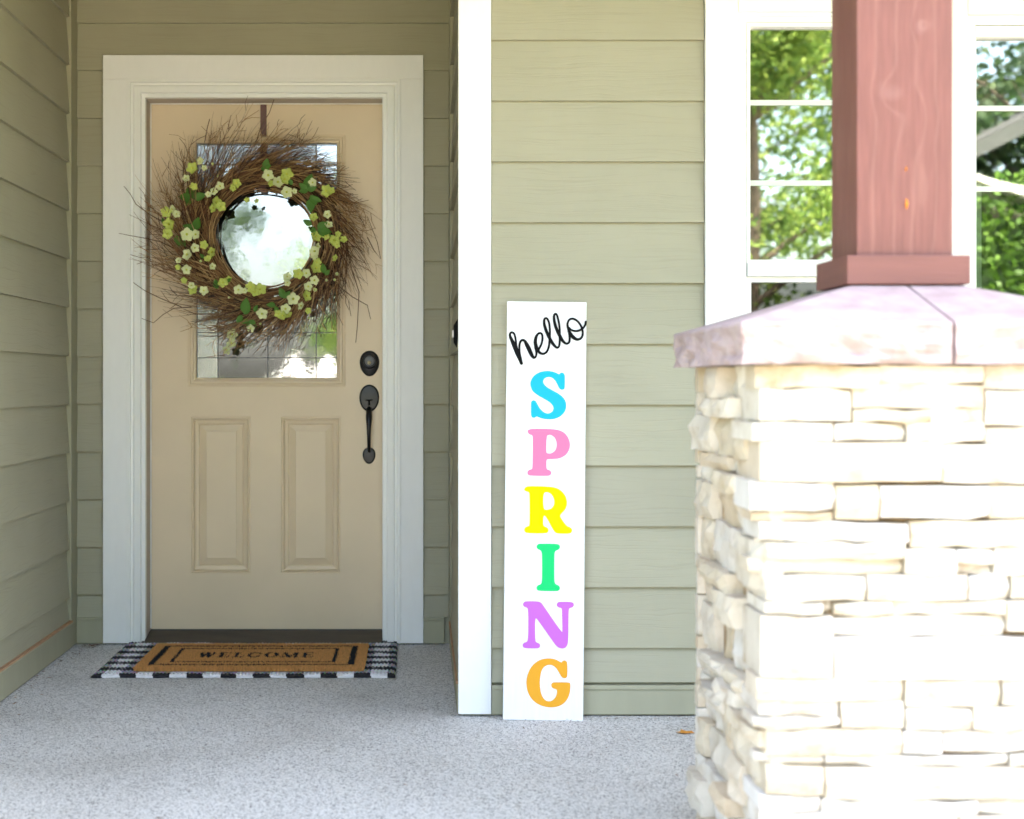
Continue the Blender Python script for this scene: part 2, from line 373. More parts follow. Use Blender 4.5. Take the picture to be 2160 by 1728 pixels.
# --- wall behind the door
wb = struct('entry_wall')
ops = (-1.06, -.10, 2.07)                # rough opening: x0, x1, top
bx('sheathing', XL-.1, ops[0], YB+.0005, YB+.13, 0, ZTOP, M['sage_trim'], wb)
bx('sheathing', ops[1], XR+.1, YB+.0005, YB+.13, 0, ZTOP, M['sage_trim'], wb)
bx('sheathing', ops[0], ops[1], YB+.0005, YB+.13, ops[2], ZTOP, M['sage_trim'], wb)
zs_low = [z for z in laps if z < 2.2]; 
siding_x(wb, XL+.006, cas_x0+.02, YB, .1, laps[12], laps)
siding_x(wb, cas_x1-.02, XS-.02, YB, .1, laps[12], laps)
siding_x(wb, XL+.006, XS-.004, YB, laps[12], ZTOP, laps)
for a, b in ((XL+.022, cas_x0+.02), (cas_x1-.02, XR-.022)):
    bx('skirt_board', a, b, YB-.022, YB, .004, .0895, M['sage_trim'], wb, .0015)
    bx('drip_ledge', a, b, YB-.027, YB, .0895, .1015, M['sage_trim'], wb, .0015)
# --- left side wall
wl = struct('left_side_wall')
bx('sheathing', XL-.13, XL-.0005, 2.3, YB+.13, 0, ZTOP, M['sage_trim'], wl)
siding_y(wl, 2.3, YB-.112, XL, 1, .1, ZTOP, laps)
bx('corner_trim', XL, XL+.022, YB-.11, YB-.0005, .004, ZTOP, M['sage_trim'], wl, .0015)
bx('skirt_board', XL, XL+.024, 2.3, YB-.1105, .004, .0895, M['sage_trim'], wl, .0015)
bx('drip_ledge', XL, XL+.030, 2.3, YB-.1105, .0895, .0975, M['sage_trim'], wl, .0015)
bx('bare_wood_strip', XL, XL+.0285, 2.3, YB-.1105, .0975, .1035, M['raw_wood'], wl)
# --- right side wall of the recess (returns from the white corner)
wr = struct('right_side_wall')
bx('sheathing', XS+.0005, XS+.12, YF+.1005, YB, 0, ZTOP, M['sage_trim'], wr)
siding_y(wr, YF+.006, YB-.112, XS, -1, .1, ZTOP, laps)
bx('corner_trim', XS-.018, XS, YB-.11, YB-.0005, .004, ZTOP, M['sage_trim'], wr, .0015)
bx('skirt_board', XS-.018, XS, YF+.006, YB-.1105, .004, .0895, M['sage_trim'], wr, .0015)
bx('drip_ledge', XS-.022, XS, YF+.006, YB-.1105, .0895, .1005, M['raw_wood'], wr, .0015)
# --- front wall with the windows
wf = struct('front_wall')
WX0 = P(1488, 0, 4.58)[0]; WX1 = P(1557, 0, 4.58)[0]
win1 = (WX1+.001, P(1969, 0, 4.6)[0]); win2 = (P(2036, 0, 4.6)[0], P(2036, 0, 4.6)[0]+.62)
WZT = P(0, 28, 4.6)[1]; WZB = .55
WX3 = win2[1]+.095
bx('sheathing', XS+.0005, win1[0], YF+.0005, YF+.1, 0, ZTOP, M['sage_trim'], wf)
bx('sheathing', win1[1], win2[0], YF+.0005, YF+.1, WZB, WZT, M['sage_trim'], wf)
bx('sheathing', win2[1], 6, YF+.0005, YF+.1, 0, ZTOP, M['sage_trim'], wf)
bx('sheathing', win1[0], win2[1], YF+.0005, YF+.1, WZT, ZTOP, M['sage_trim'], wf)
bx('sheathing', win1[0], win2[1], YF+.0005, YF+.1, 0, WZB, M['sage_trim'], wf)
cbx = P(1036, 0, 4.58)[0]
siding_x(wf, cbx+.002, WX0-.003, YF, .1, ZTOP, lapsF)
siding_x(wf, WX3+.003, 6, YF, .1, ZTOP, lapsF)
siding_x(wf, WX0-.003, WX3+.003, YF, .1, WZB-.09, lapsF)
bx('skirt_board', cbx+.002, 6, YF-.020, YF, .006, .0795, M['sage_trim'], wf, .0015)
bx('drip_ledge', cbx+.002, 6, YF-.025, YF, .0795, .0925, M['sage_trim'], wf, .0015)
bx('corner_board', XR-.0005, cbx, YF-.026, YF, .008, ZTOP, M['white'], wf, .0015, label='white vertical board on the outside corner')
# window casing boards (white)
YC = YF-.024
bx('casing_board', WX0, WX1, YC, YF, WZB-.09, ZTOP, M['white'], wf, .0015)
bx('casing_board', win1[1], win2[0], YC, YF, WZB-.09, ZTOP, M['white'], wf, .0015)
bx('casing_board', win2[1], WX3, YC, YF, WZB-.09, ZTOP, M['white'], wf, .0015)
bx('casing_board', WX1+.001, win1[1]-.001, YC-.001, YF, WZT, ZTOP, M['white'], wf, .0015)
bx('casing_board', win2[0]+.001, win2[1]-.001, YC-.001, YF, WZT-.008, ZTOP, M['white'], wf, .0015)
bx('casing_board', WX1+.001, win1[1]-.001, YC-.001, YF, WZB-.09, WZB, M['white'], wf, .0015)
bx('casing_board', win2[0]+.001, win2[1]-.001, YC-.001, YF, WZB-.09, WZB, M['white'], wf, .0015)

def frame_rect(mb, x0, x1, z0, z1, prof, mat=None):
    """rectangular moulding: prof = [(inset, y)], mitred corners"""
    rings = []
    for ins, y in prof:
        rings.append([(x0+ins, y, z0+ins), (x1-ins, y, z0+ins), (x1-ins, y, z1-ins), (x0+ins, y, z1-ins)])
    vs = [p for r in rings for p in r]; fs = []
    for i in range(len(rings)-1):
        for k in range(4):
            fs.append((i*4+k, i*4+(k+1)%4, (i+1)*4+(k+1)%4, (i+1)*4+k))
    return mb.add(vs, fs, mat)
# ------------------------------------------------------------------ windows
def window(x0, x1, zb, zt, label, fixed):
    t = thing('window', label, 'window', ((x0+x1)/2, YF, zb))
    def ch(name, mb, mat, **k): return obj(name, mb, mat, t, (-(x0+x1)/2, -YF, -zb), **k)
    yo = YF-.012
    f = MB(); frame_rect(f, x0, x1, zb, zt, [(0, YF+.01), (0, yo), (.010, yo-.003), (.012, yo+.004), (.026, yo+.004), (.029, yo+.016), (.029, YF+.06)])
    ch('frame', f, M['white_smooth'])
    gy = YF+.022
    if not fixed:
        zr1, zr0 = P(0, 547, 4.62)[1], P(0, 597, 4.62)[1]
        ox = .029
        up = MB(); frame_rect(up, x0+ox, x1-ox, zr1-.013, zt-.029, [(0, yo+.022), (.0, yo+.010), (.010, yo+.010), (.012, gy+.004)])
        ch('upper_sash', up, M['white_smooth'])
        p = MB().box(x0+.0305, x1-.0305, gy, gy+.004, zr1-.010, zt-.030); ch('pane', p, M['glass'])
        for py in (213.5, 382.5):
            za = P(0, py, 4.64)[1]; mu = MB().box(x0+.032, x1-.032, gy-.004, gy-.0005, za-.0155, za); ch('muntin', mu, M['muntin'])
        ra = MB().box(x0+.03, x1-.03, yo+.002, gy+.02, zr0+.018, zr1-.0135); ch('meeting_rail', ra, M['white_smooth'], bevel=.0015)
        lo = MB(); frame_rect(lo, x0+.030, x1-.030, zb+.03, zr0+.0175, [(0, gy+.03), (0, gy-.008), (.015, gy-.008), (.017, gy+.012)])
        ch('lower_sash', lo, M['white_smooth'])
        p = MB().box(x0+.0465, x1-.0465, gy+.009, gy+.013, zb+.046, zr0+.002); ch('pane', p, M['glass_screen'])
        bl = MB().box(x0+.053, x0+.066, gy+.03, gy+.05, zb+.046, zr0+.001); ch('inner_stile', bl, M['white_smooth'])
    else:
        s = MB(); frame_rect(s, x0+.028, x1-.028, zb+.029, zt-.029, [(0, yo+.02), (0, yo+.008), (.004, yo+.008), (.0145, gy+.003)])
        ch('sash', s, M['white_smooth'])
        hd = MB().box(x0+.031, x1-.031, yo+.006, gy+.02, zt-.062, zt-.029); ch('head_rail', hd, M['white_smooth'], bevel=.001)
        p = MB().box(x0+.030, x1-.030, gy, gy+.004, zb+.031, zt-.031); ch('pane', p, M['glass'])
        for py in (225.5, 395):
            za = P(0, py, 4.64)[1]; mu = MB().box(x0+.033, x1-.033, gy-.004, gy-.0005, za-.0155, za); ch('muntin', mu, M['muntin'])
        bl = MB().box(x0+.075, x0+.10, gy+.12, gy+.14, zb+.03, 1.58); ch('inner_stile', bl, M['white_smooth'])
    return t
window(win1[0], win1[1], WZB, WZT, 'white framed window with two cross bars above a lower sash, behind the red post', False)
window(win2[0], win2[1], WZB, WZT-.009, 'white framed window right of the red post, cut by the edge of the photo', True)

# interior rooms behind windows and door (dark)
rm = struct('interior_room')
bx('room_wall', XR+.13, 6, 8.4, 8.5, 0, ZTOP, M['interior'], rm)
bx('room_wall', 6.0, 6.1, YF, 8.5, 0, ZTOP, M['interior'], rm)
bx('hall_wall', -3.2, XR+.12, 8.39, 8.5, 0, ZTOP, M['interior'], rm)
bx('hall_wall', -3.3, -3.2, YB, 8.5, 0, ZTOP, M['interior'], rm)
bx('room_floor', -3.2, 6, YB+.131, 8.39, .001, .02, M['floor_in'], rm)
bx('room_floor', XR+.125, 6, YF+.11, YB+.13, .001, .02, M['floor_in'], rm)

# ------------------------------------------------------------------ porch roof, beam, house roof
PX0, PY0 = .9435, 3.138
bx('porch_ceiling', -3.4, 6.2, 2.75, 8.6, ZTOP, ZTOP+.03, M['soffit'], None, kind='structure')
bx('porch_beam', XL+.002, 6.0, PY0-.10, PY0+.10, 2.56, ZTOP-.001, M['post'], None, kind='structure')
bx('fascia', -3.4, 6.2, 2.70, 2.749, ZTOP-.12, ZTOP+.16, M['post'], None, kind='structure')
rf = MB(); rf.add([(-3.5,2.6,ZTOP+.17),(6.3,2.6,ZTOP+.17),(6.3,9.5,5.2),(-3.5,9.5,5.2),(6.3,16,ZTOP+.17),(-3.5,16,ZTOP+.17)], [(0,1,2,3),(3,2,4,5)])
rf.add([(-3.5,2.6,ZTOP+.17),(-3.5,9.5,5.2),(-3.5,16,ZTOP+.17)], [(0,1,2)]); rf.add([(6.3,2.6,ZTOP+.17),(6.3,9.5,5.2),(6.3,16,ZTOP+.17)], [(0,1,2)])
obj('house_roof', rf, M['roof'], kind='structure')

# ------------------------------------------------------------------ door frame
df = struct('door_frame', (0,0,0), 'white flat casing and moulding round the tan door')
YC2 = YB-.030
xi0, zi = P(267, 166, 5.82); xi1 = P(845, 0, 5.82)[0]
bx('casing_board', cas_x0, xi0, YC2, YB, .006, zi, M['white'], df, .0015)
bx('casing_board', xi1, cas_x1, YC2, YB, .006, zi, M['white'], df, .0015)
bx('casing_board', cas_x0, cas_x1, YC2, YB, zi+.0004, cas_zt, M['white'], df, .0015)
jx0 = P(307, 0, 5.84)[0]; jx1 = P(806, 0, 5.84)[0]; jz = P(0, 207, 5.84)[1]
# brick moulding: profile swept up one side, over and down the other
def sweep(prof, mat, name):
    mb = MB(); k = len(prof)
    path = []
    for (i, y) in prof: path.append((i, y))
    vs = []
    for i, y in prof: vs.append((xi0+i, y, .006))
    for i, y in prof: vs.append((xi0+i, y, zi-i))
    for i, y in prof: vs.append((xi1-i, y, zi-i))
    for i, y in prof: vs.append((xi1-i, y, .006))
    fs = []
    for s in range(3):
        for j in range(k-1):
            fs.append((s*k+j, s*k+j+1, (s+1)*k+j+1, (s+1)*k+j))
    mb.add(vs, fs); return obj(name, mb, mat, df)
w_bm = jx0-xi0
sweep([(0,YB),(.0005,YC2-.004),(.012,YC2-.004),(.014,YC2+.001),(.022,YC2+.002),(.026,YC2-.002),(w_bm-.017,YC2-.002),(w_bm-.015,YC2+.010),(w_bm-.001,YC2+.010),(w_bm,YC2+.012),(w_bm,YB+.004)], M['white_smooth'], 'brick_mould')
YD = 5.955                                       # face of the door slab
dx0 = jx0+.0015; dx1 = jx1
bx('jamb', jx0-.02, jx0-.0002, YB+.004, YB+.13, .02, jz+.02, M['jamb'], df)
bx('jamb', jx1+.0002, jx1+.02, YB+.004, YB+.13, .02, jz+.02, M['white_smooth'], df)
bx('head_jamb', jx0, jx1, YB+.004, YB+.13, jz, jz+.02, M['jamb'], df)
bx('stop_bead', jx0, jx0+.004, YD-.012, YD-.006, .045, jz-.001, M['white_smooth'], df)
bx('stop_bead', jx0+.0045, jx1-.0005, YD-.012, YD-.006, jz-.005, jz-.001, M['white_smooth'], df)
sl_ = MB(); zt = .042
sl_.add([(jx0,5.80,.004),(jx1,5.80,.004),(jx1,5.80,.014),(jx0,5.80,.014),(jx0,5.93,.036),(jx1,5.93,.036),(jx1,5.99,.038),(jx0,5.99,.038),(jx0,5.99,.004),(jx1,5.99,.004)],
   [(0,1,2,3),(3,2,5,4),(4,5,6,7),(7,6,9,8),(0,3,4,7,8),(1,9,6,5,2)])
obj('threshold', sl_, M['sill'], df)

# ------------------------------------------------------------------ door
dzb = P(0, 1327, YD)[1]; dzt = jz-.004
door = thing('front_door', 'tan panelled front door with a glass lite and black handle set', 'door', ((dx0+dx1)/2, YD, dzb))
def dch(name, mb, mat, parent=None, **k):
    return obj(name, mb, mat, parent or door, (-(dx0+dx1)/2, -YD, -dzb) if parent is None else None, **k)
def rp(x0, y0, x1, y1): a = P(x0, y1, YD); b = P(x1, y0, YD); return (a[0], b[0], a[1], b[1])   # x0,x1,z0,z1
holes = [rp(404, 879, 529, 1209), rp(593, 879, 718, 1209), rp(404, 292, 722, 808)]
xs = sorted({dx0, dx1}|{h[0] for h in holes}|{h[1] for h in holes}); zs = sorted({dzb, dzt}|{h[2] for h in holes}|{h[3] for h in holes})
sb = MB()
for i in range(len(xs)-1):
    for j in range(len(zs)-1):
        mx, mz = (xs[i]+xs[i+1])/2, (zs[j]+zs[j+1])/2
        if any(h[0] < mx < h[1] and h[2] < mz < h[3] for h in holes): continue
        sb.add([(xs[i],YD,zs[j]),(xs[i+1],YD,zs[j]),(xs[i+1],YD,zs[j+1]),(xs[i],YD,zs[j+1])], [(0,1,2,3)])
sb.add([(dx0,YD,dzb),(dx1,YD,dzb),(dx1,YD+.044,dzb),(dx0,YD+.044,dzb),(dx0,YD,dzt),(dx1,YD,dzt),(dx1,YD+.044,dzt),(dx0,YD+.044,dzt)],
       [(0,3,2,1),(4,5,6,7),(1,2,6,5),(3,0,4,7)])
h = holes[2]                                    # reveal round the lite opening, back face left open there
frame_rect(sb, h[0], h[1], h[2], h[3], [(0, YD), (0, YD+.044)])
dch('slab', sb, M['door'])
for h in holes[:2]:
    pm = MB()
    prof = [(0, YD), (.0015, YD+.004), (.006, YD+.0035), (.0075, YD-.001), (.011, YD-.002), (.013, YD+.004), (.018, YD+.0065), (.026, YD+.008), (.030, YD+.0125), (.032, YD+.0125), (.0335, YD+.0095), (.0545, YD+.0035), (.056, YD+.0015)]
    frame_rect(pm, *h, prof)
    a = .056; pm.add([(h[0]+a,YD+.0015,h[2]+a),(h[1]-a,YD+.0015,h[2]+a),(h[1]-a,YD+.0015,h[3]-a),(h[0]+a,YD+.0015,h[3]-a)], [(0,1,2,3)])
    dch('raised_panel', pm, M['door'])
lf = MB(); L = rp(397, 285, 728, 815); 
frame_rect(lf, *L, [(0, YD), (.0, YD-.004), (.002, YD-.006), (.007, YD-.006), (.009, YD-.011), (.013, YD-.013), (.019, YD-.013), (.023, YD-.008), (.030, YD-.006), (.0322, YD-.001), (.0325, YD+.02)])
dch('lite_frame', lf, M['door'])
G = rp(415, 305, 712, 800)
GY = YD+.008
gx = [G[0]-.002, P(460,0,GY)[0], P(565,0,GY)[0], P(667,0,GY)[0], G[1]+.002]
gz = [G[2]-.002, P(0,755,GY)[1], P(0,348,GY)[1], G[3]+.002]
glp = MB().box(gx[1], gx[3], GY, GY+.003, gz[1], gz[2]); dch('glass_centre', glp, M['glass_clear'])
cells = [(gx[0],gx[1],gz[0],gz[3]), (gx[3],gx[4],gz[0],gz[3]), (gx[1],gx[3],gz[0],gz[1]), (gx[1],gx[3],gz[2],gz[3])]
for ci, c in enumerate(cells):
    dch('textured_glass', MB().box(c[0],c[1],GY,GY+.003,c[2],c[3]), M['glass_clear' if ci in (1, 2) else 'glass_seedy'])
cm = MB()
def came(x0, x1, z0, z1): cm.box(x0, x1, GY-.003, GY+.0045, z0, z1)
for x in (gx[1], gx[3]): came(x-.002, x+.002, G[2], G[3])
for z in (gz[1], gz[2]): came(G[0], G[1], z-.002, z+.002)
came(gx[2]-.002, gx[2]+.002, gz[0], P(0,690,GY)[1]); z7 = P(0,702,GY)[1]; came(G[0], G[1], z7-.0015, z7+.0015)
z8 = P(0,400,GY)[1]; came(G[0], gx[1], z8-.002, z8+.002); came(gx[3], G[1], z8-.002, z8+.002)
frame_rect(cm, G[0]-.001, G[1]+.001, G[2]-.001, G[3]+.001, [(0, GY-.002), (.0035, GY-.002), (.0035, GY+.001)])
dch('lead_came', cm, M['dark_metal'])
sw = MB().box(dx0+.001, dx1-.001, YD-.006, YD+.03, dzb-.012, dzb-.0005); dch('door_sweep', sw, M['rubber'])
# hardware
def oval(cx, cz, rx, rz, prof, egg=0, n=40):
    """domed oval plate: prof = [(radius factor, height)] towards -Y"""
    mb = MB(); vs = []; fs = []
    for f, h in prof:
        for k in range(n):
            a = 2*PI*k/n; s = math.sin(a); wx = rx*(1+egg*s)
            vs.append((cx+wx*f*math.cos(a), YD-h, cz+rz*f*s))
    for i in range(len(prof)-1):
        for k in range(n): fs.append((i*n+k, i*n+(k+1)%n, (i+1)*n+(k+1)%n, (i+1)*n+k))
    fs.append(tuple((len(prof)-1)*n+k for k in range(n)))
    return mb.add(vs, fs)
def hw(name, mb, mat, par): return obj(name, mb, mat, par, smooth=True)
def smooth_obj(o): 
    for p in o.data.polygons: p.use_smooth = True
    return o
cx, cz = P(779.5, 767, YD); u = YD/F
db = dch('deadbolt', oval(cx, cz, 20.5*u, 27*u, [(1,0),(1,.004),(.93,.008),(.86,.010)], .10), M['black'])
c2, z2 = P(779.5, 762, YD)
hw('bolt_collar', oval(c2, z2, 16.5*u, 16.5*u, [(1,.0095),(1,.014),(.86,.019),(.68,.020),(.64,.016)]), M['black'], db)
hw('bolt_face', oval(c2, z2, 10.5*u, 10.5*u, [(1,.016),(1,.021),(.9,.0225)]), M['dark_metal'], db)
c3, z3 = P(779, 765.5, YD)
hw('key_cylinder', oval(c3, z3, 4*u, 4*u, [(1,.0225),(.95,.0235)]), M['brass'], db)
kk = MB().box(c3-.0007, c3+.0007, YD-.0245, YD-.0237, z3-.0045, z3+.001); hw('keyhole', kk, M['ink'], db)
cx, cz = P(779, 840, YD)
hs = dch('handle_set', oval(cx, cz, 21*u, 28.5*u, [(1,0),(1,.005),(.93,.010),(.84,.0105)], .04), M['black'])
hx, hz0 = P(779, 862, YD); _, hz1 = P(0, 952, YD)
pts = []; rr = []
for i in range(15):
    t = i/14; z = hz0+(hz1-hz0)*t
    y = YD-.012-.036*math.sin(PI*min(1, max(0, t*1.02)))**.6
    pts.append((hx, y, z)); rr.append(.0092+.0036*math.exp(-((t-.2)/.16)**2)-.0032*t)
hw('grip', MB().tube(pts, rr, 12), M['black'], hs)
cxl, czl = P(778.5, 961, YD)
hw('lower_rose', oval(cxl, czl, 13.5*u, 17.5*u, [(1,0),(1,.005),(.9,.009),(.8,.0095)], .12), M['black'], hs)
tx, tz = P(779, 844, YD)
th = MB().box(tx-.013, tx+.013, YD-.032, YD-.014, tz-.002, tz+.0012).box(tx-.0035, tx+.0035, YD-.0145, YD-.0100, tz-.021, tz-.002)
hw('thumb_latch', th, M['ink'], hs)
for o in (db, hs): smooth_obj(o)

# ------------------------------------------------------------------ doorbell on the recess return
bz = P(0, 706, 4.75)[1]
bell = thing('doorbell', 'dark doorbell with a pale button beside the white corner board', 'doorbell', (XS-.0145, 4.68, bz))
b = MB().add([(0,-.035,-.045),(0,.035,-.045),(0,.035,.045),(0,-.035,.045),(-.012,-.026,-.026),(-.012,.026,-.026),(-.012,.026,.026),(-.012,-.026,.026)],
   [(0,1,2,3),(4,7,6,5),(0,4,5,1),(1,5,6,2),(2,6,7,3),(3,7,4,0)])
obj('housing', b, M['ink'], bell, bevel=.001)
obj('button', MB().box(-.0165,-.0125,-.014,.014,-.011,.011), M['button'], bell, bevel=.001)

# ------------------------------------------------------------------ wreath hanger
hx0, hz_t = P(549, 214, YD-.01); hx1 = P(562, 0, YD-.01)[0]
hang = thing('wreath_hanger', 'flat brown metal hanger hooked over the top of the tan door', 'hanger', ((hx0+hx1)/2, YD, jz-.01))
ho = MB(); zl = P(0, 405, YD-.02)[1]; oz = jz-.01; hw2 = (hx1-hx0)/2
ho.box(-hw2, hw2, -.006, -.002, zl-oz, .007).box(-hw2, hw2, -.002, .046, .0065, .0085).box(-hw2, hw2, -.045, -.006, zl-oz, zl-oz+.003).box(-hw2, hw2, -.048, -.045, zl-oz, zl-oz+.03)
obj('strap', ho, M['hanger'], hang, bevel=.0006)

# ------------------------------------------------------------------ wreath
WY = 5.90; wcx, wcz = P(561, 503, WY); S = WY/F
wreath = thing('twig_wreath', 'round wreath of brown twigs with pale green blossoms hanging on the tan door', 'wreath', (wcx, WY, wcz))
tw = MB(); browns = [(.12,.055,.028),(.20,.095,.045),(.28,.15,.07),(.40,.24,.11),(.06,.03,.018),(.55,.36,.17)]
def pol(a, r): return (r*math.cos(a), r*math.sin(a))
for i in range(400):                      # wound hoop
    a = R.uniform(0, 2*PI); r = R.uniform(.182, .285); L = R.uniform(.7, 2.0); y = R.uniform(-.045, .03)*(1-abs(r-.23)/.09*.5)
    dr = R.uniform(-.02, .035); ph = R.uniform(0, 6); pts = []
    for k in range(9):
        t = k/8; ang = a-L*t; rr_ = r+dr*t+.006*math.sin(ph+5*t)
        x, z = pol(ang, max(.180, rr_)*(1+.012*math.sin(3*ang))); pts.append((x, y+.008*math.sin(ph+7*t), z))
    c = R.choice(browns[1:]) if r < .23 else R.choice(browns)
    rad = R.uniform(.0013, .0030); tw.tube(pts, [rad]*8+[rad*.5], 3, c, False)
for i in range(880):                     # loose sprays swept clockwise
    a = R.uniform(0, 2*PI); r = R.uniform(.205, .31)
    deg = math.degrees(a) % 360
    # sprays are longest to the left, lower left, right and lower right
    def lobe(c, w_): d = (deg-c+180) % 360-180; return math.exp(-(d/w_)**2)
    amp = .70+.60*lobe(200, 35)+.35*lobe(15, 35)+.45*lobe(300, 35)+.45*lobe(115, 35)+.5*lobe(165, 30)
    L = R.uniform(.12, .30)*amp*(1.25 if R.random() < .1 else 1)
    div = R.uniform(.08, .75)*(.8 if amp < .8 else 1); x, z = pol(a, r); hd = a-PI/2+div; curl = R.uniform(-1.6, 1.0)
    y = R.uniform(-.05, .02); dy = R.uniform(-.03, .02)-(.045 if x < -.12 else 0); pts = [(x, y, z)]; K = 6
    for k in range(K):
        hd += curl*L/K+R.uniform(-.10, .10); x += math.cos(hd)*L/K; z += math.sin(hd)*L/K; y += dy/K
        pts.append((x, min(y, .028), z))
    lim = .43 if not 140 < deg < 250 else .50
    if max(math.hypot(p[0], p[2]) for p in pts) > lim: continue
    rad = R.uniform(.0013, .0030); c = R.choice(browns)
    tw.tube(pts, [rad*(1-.13*k) for k in range(K+1)], 3, c, False)
    for q in range(R.choice([0, 1, 1, 2])):
        k = R.randint(2, K-1); p = pts[k]; h2 = hd+R.choice([-1, 1])*R.uniform(.3, .8); l2 = R.uniform(.02, .06)
        q1 = (p[0]+math.cos(h2)*l2*.5, p[1]-.003, p[2]+math.sin(h2)*l2*.5); h2 += R.uniform(-.3, .3)
        q2 = (q1[0]+math.cos(h2)*l2*.5, q1[1]-.002, q1[2]+math.sin(h2)*l2*.5)
        tw.tube([p, q1, q2], [rad*.7, rad*.6, rad*.4], 3, c, False)
for i in range(170):                      # longer single twigs standing clear of the mass
    a = math.radians(R.choice([R.gauss(200, 28), R.gauss(20, 28), R.gauss(300, 25), R.gauss(110, 22), R.gauss(165, 25)])); r = R.uniform(.25, .33)
    L = R.uniform(.17, .30); x, z = pol(a, r); hd = a-PI/2+R.uniform(.15, .75); curl = R.uniform(-1.8, .6); y = R.uniform(-.06, -.01); left = x < .05; pts = [(x, y, z)]
    for k in range(8):
        hd += curl*L/8+R.uniform(-.16, .16); x += math.cos(hd)*L/8; z += math.sin(hd)*L/8; y -= .011 if left else .001; pts.append((x, y, z))
    if max(math.hypot(p[0], p[2]) for p in pts) > (.52 if x < 0 else .46): continue
    rad = R.uniform(.0014, .0024); c = R.choice(browns[:4]); tw.tube(pts, [rad*(1-.09*k) for k in range(9)], 3, c, False)
    for q in range(R.choice([1, 2, 3])):
        p = pts[R.randint(3, 7)]; h2 = hd+R.choice([-1, 1])*R.uniform(.4, .9); l2 = R.uniform(.02, .07)
        q1 = (p[0]+math.cos(h2)*l2*.5, p[1]-.004, p[2]+math.sin(h2)*l2*.5); h2 += R.uniform(-.5, .5)
        tw.tube([p, q1, (q1[0]+math.cos(h2)*l2*.5, q1[1], q1[2]+math.sin(h2)*l2*.5)], [rad*.7, rad*.6, rad*.5], 3, c, False)
def zp(u_, v_): px, py = 240+u_/2.875, 200+v_/2.875; x, z = P(px, py, WY); return x-wcx, z-wcz
for path in ([(330,790),(240,740),(160,680),(130,620),(100,580)], [(400,950),(300,900),(200,880),(130,870),(70,860)], [(420,1290),(300,1240),(210,1195),(150,1150)],
             [(480,1290),(380,1300),(320,1340),(270,1390),(205,1365)], [(860,330),(900,200),(950,120),(978,40)], [(560,300),(580,220),(600,170)],
             [(1540,870),(1580,950),(1620,1000),(1600,900),(1540,745)], [(1450,1080),(1490,1200),(1480,1400),(1470,1505)], [(1350,1150),(1450,1230),(1540,1280),(1560,1365)]):
    pts = [zp(*q) for q in path]; tw.tube([(p[0], -.04-(.022*i if p[0] < -.2 else 0), p[1]) for i, p in enumerate(pts)], [.0019-.00025*i for i in range(len(pts))], 4, browns[0], False)
tw_o = obj('twigs', tw, M['twig'], wreath, kind='stuff')
M['petal_g'] = flat('petal_green', (.56,.64,.16), .5); M['petal_w'] = flat('petal_white', (.72,.77,.44), .5); M['petal_c'] = flat('petal_centre', (.58,.62,.10), .5)
for nm in ('petal_g', 'petal_w'):
    n = M[nm].node_tree; b_ = n.nodes['Principled BSDF']; v = coords(n, (1,1,1)); t = N(n, 'ShaderNodeTexNoise', Scale=60.0, Detail=3.0); n.links.new(v, t.inputs['Vector'])
    c = b_.inputs['Base Color'].default_value[:3]; n.links.new(ramp(n, t.outputs[0], [(.3, tuple(q*.72 for q in c)), (.65, tuple(min(1, q*1.12) for q in c))]), b_.inputs['Base Color'])
def flower_mesh(seed, mat, bud=False):
    rr = random.Random(seed); mb = MB()
    np_ = 5
    for k in range(np_):
        a0 = 2*PI*k/np_+rr.uniform(-.1, .1); ln = rr.uniform(.9, 1.08); cup = rr.uniform(.25, .5) if not bud else 1.6
        ci = []; M_, K_ = 5, 5
        for i in range(M_):
            t = i/(M_-1)
            for j in range(K_):
                s = j/(K_-1)*2-1; wd = .43*math.sin(PI*min(1, .10+.85*t**1.35))**.75
                r_ = .12+ln*.9*t*(1-.06*s*s*t)
                x = r_; z = s*wd; y = -cup*.45*t*t-.12*s*s*t+.05*math.sin(9*s+seed)*t
                if bud: x *= .5
                ci.append((x*math.cos(a0)-z*math.sin(a0), y-(k % 2)*.04, x*math.sin(a0)+z*math.cos(a0)))
        fs = [(i*K_+j, i*K_+j+1, (i+1)*K_+j+1, (i+1)*K_+j) for i in range(M_-1) for j in range(K_-1)]
        mb.add(ci, fs, 0)
    for k in range(9):
        a = 2*PI*k/9; r_ = .16; mb.tube([(0, 0, 0), (r_*math.cos(a), -.28, r_*math.sin(a))], [.03, .05], 4, 1)
    me = mb.mesh('flower', [M[mat], M['petal_c']]); 
    for p in me.polygons: p.use_smooth = True
    return me
FM = {'g': [flower_mesh(s, 'petal_g') for s in range(3)], 'w': [flower_mesh(s+10, 'petal_w') for s in range(3)], 'b': [flower_mesh(31, 'petal_w', True)]}
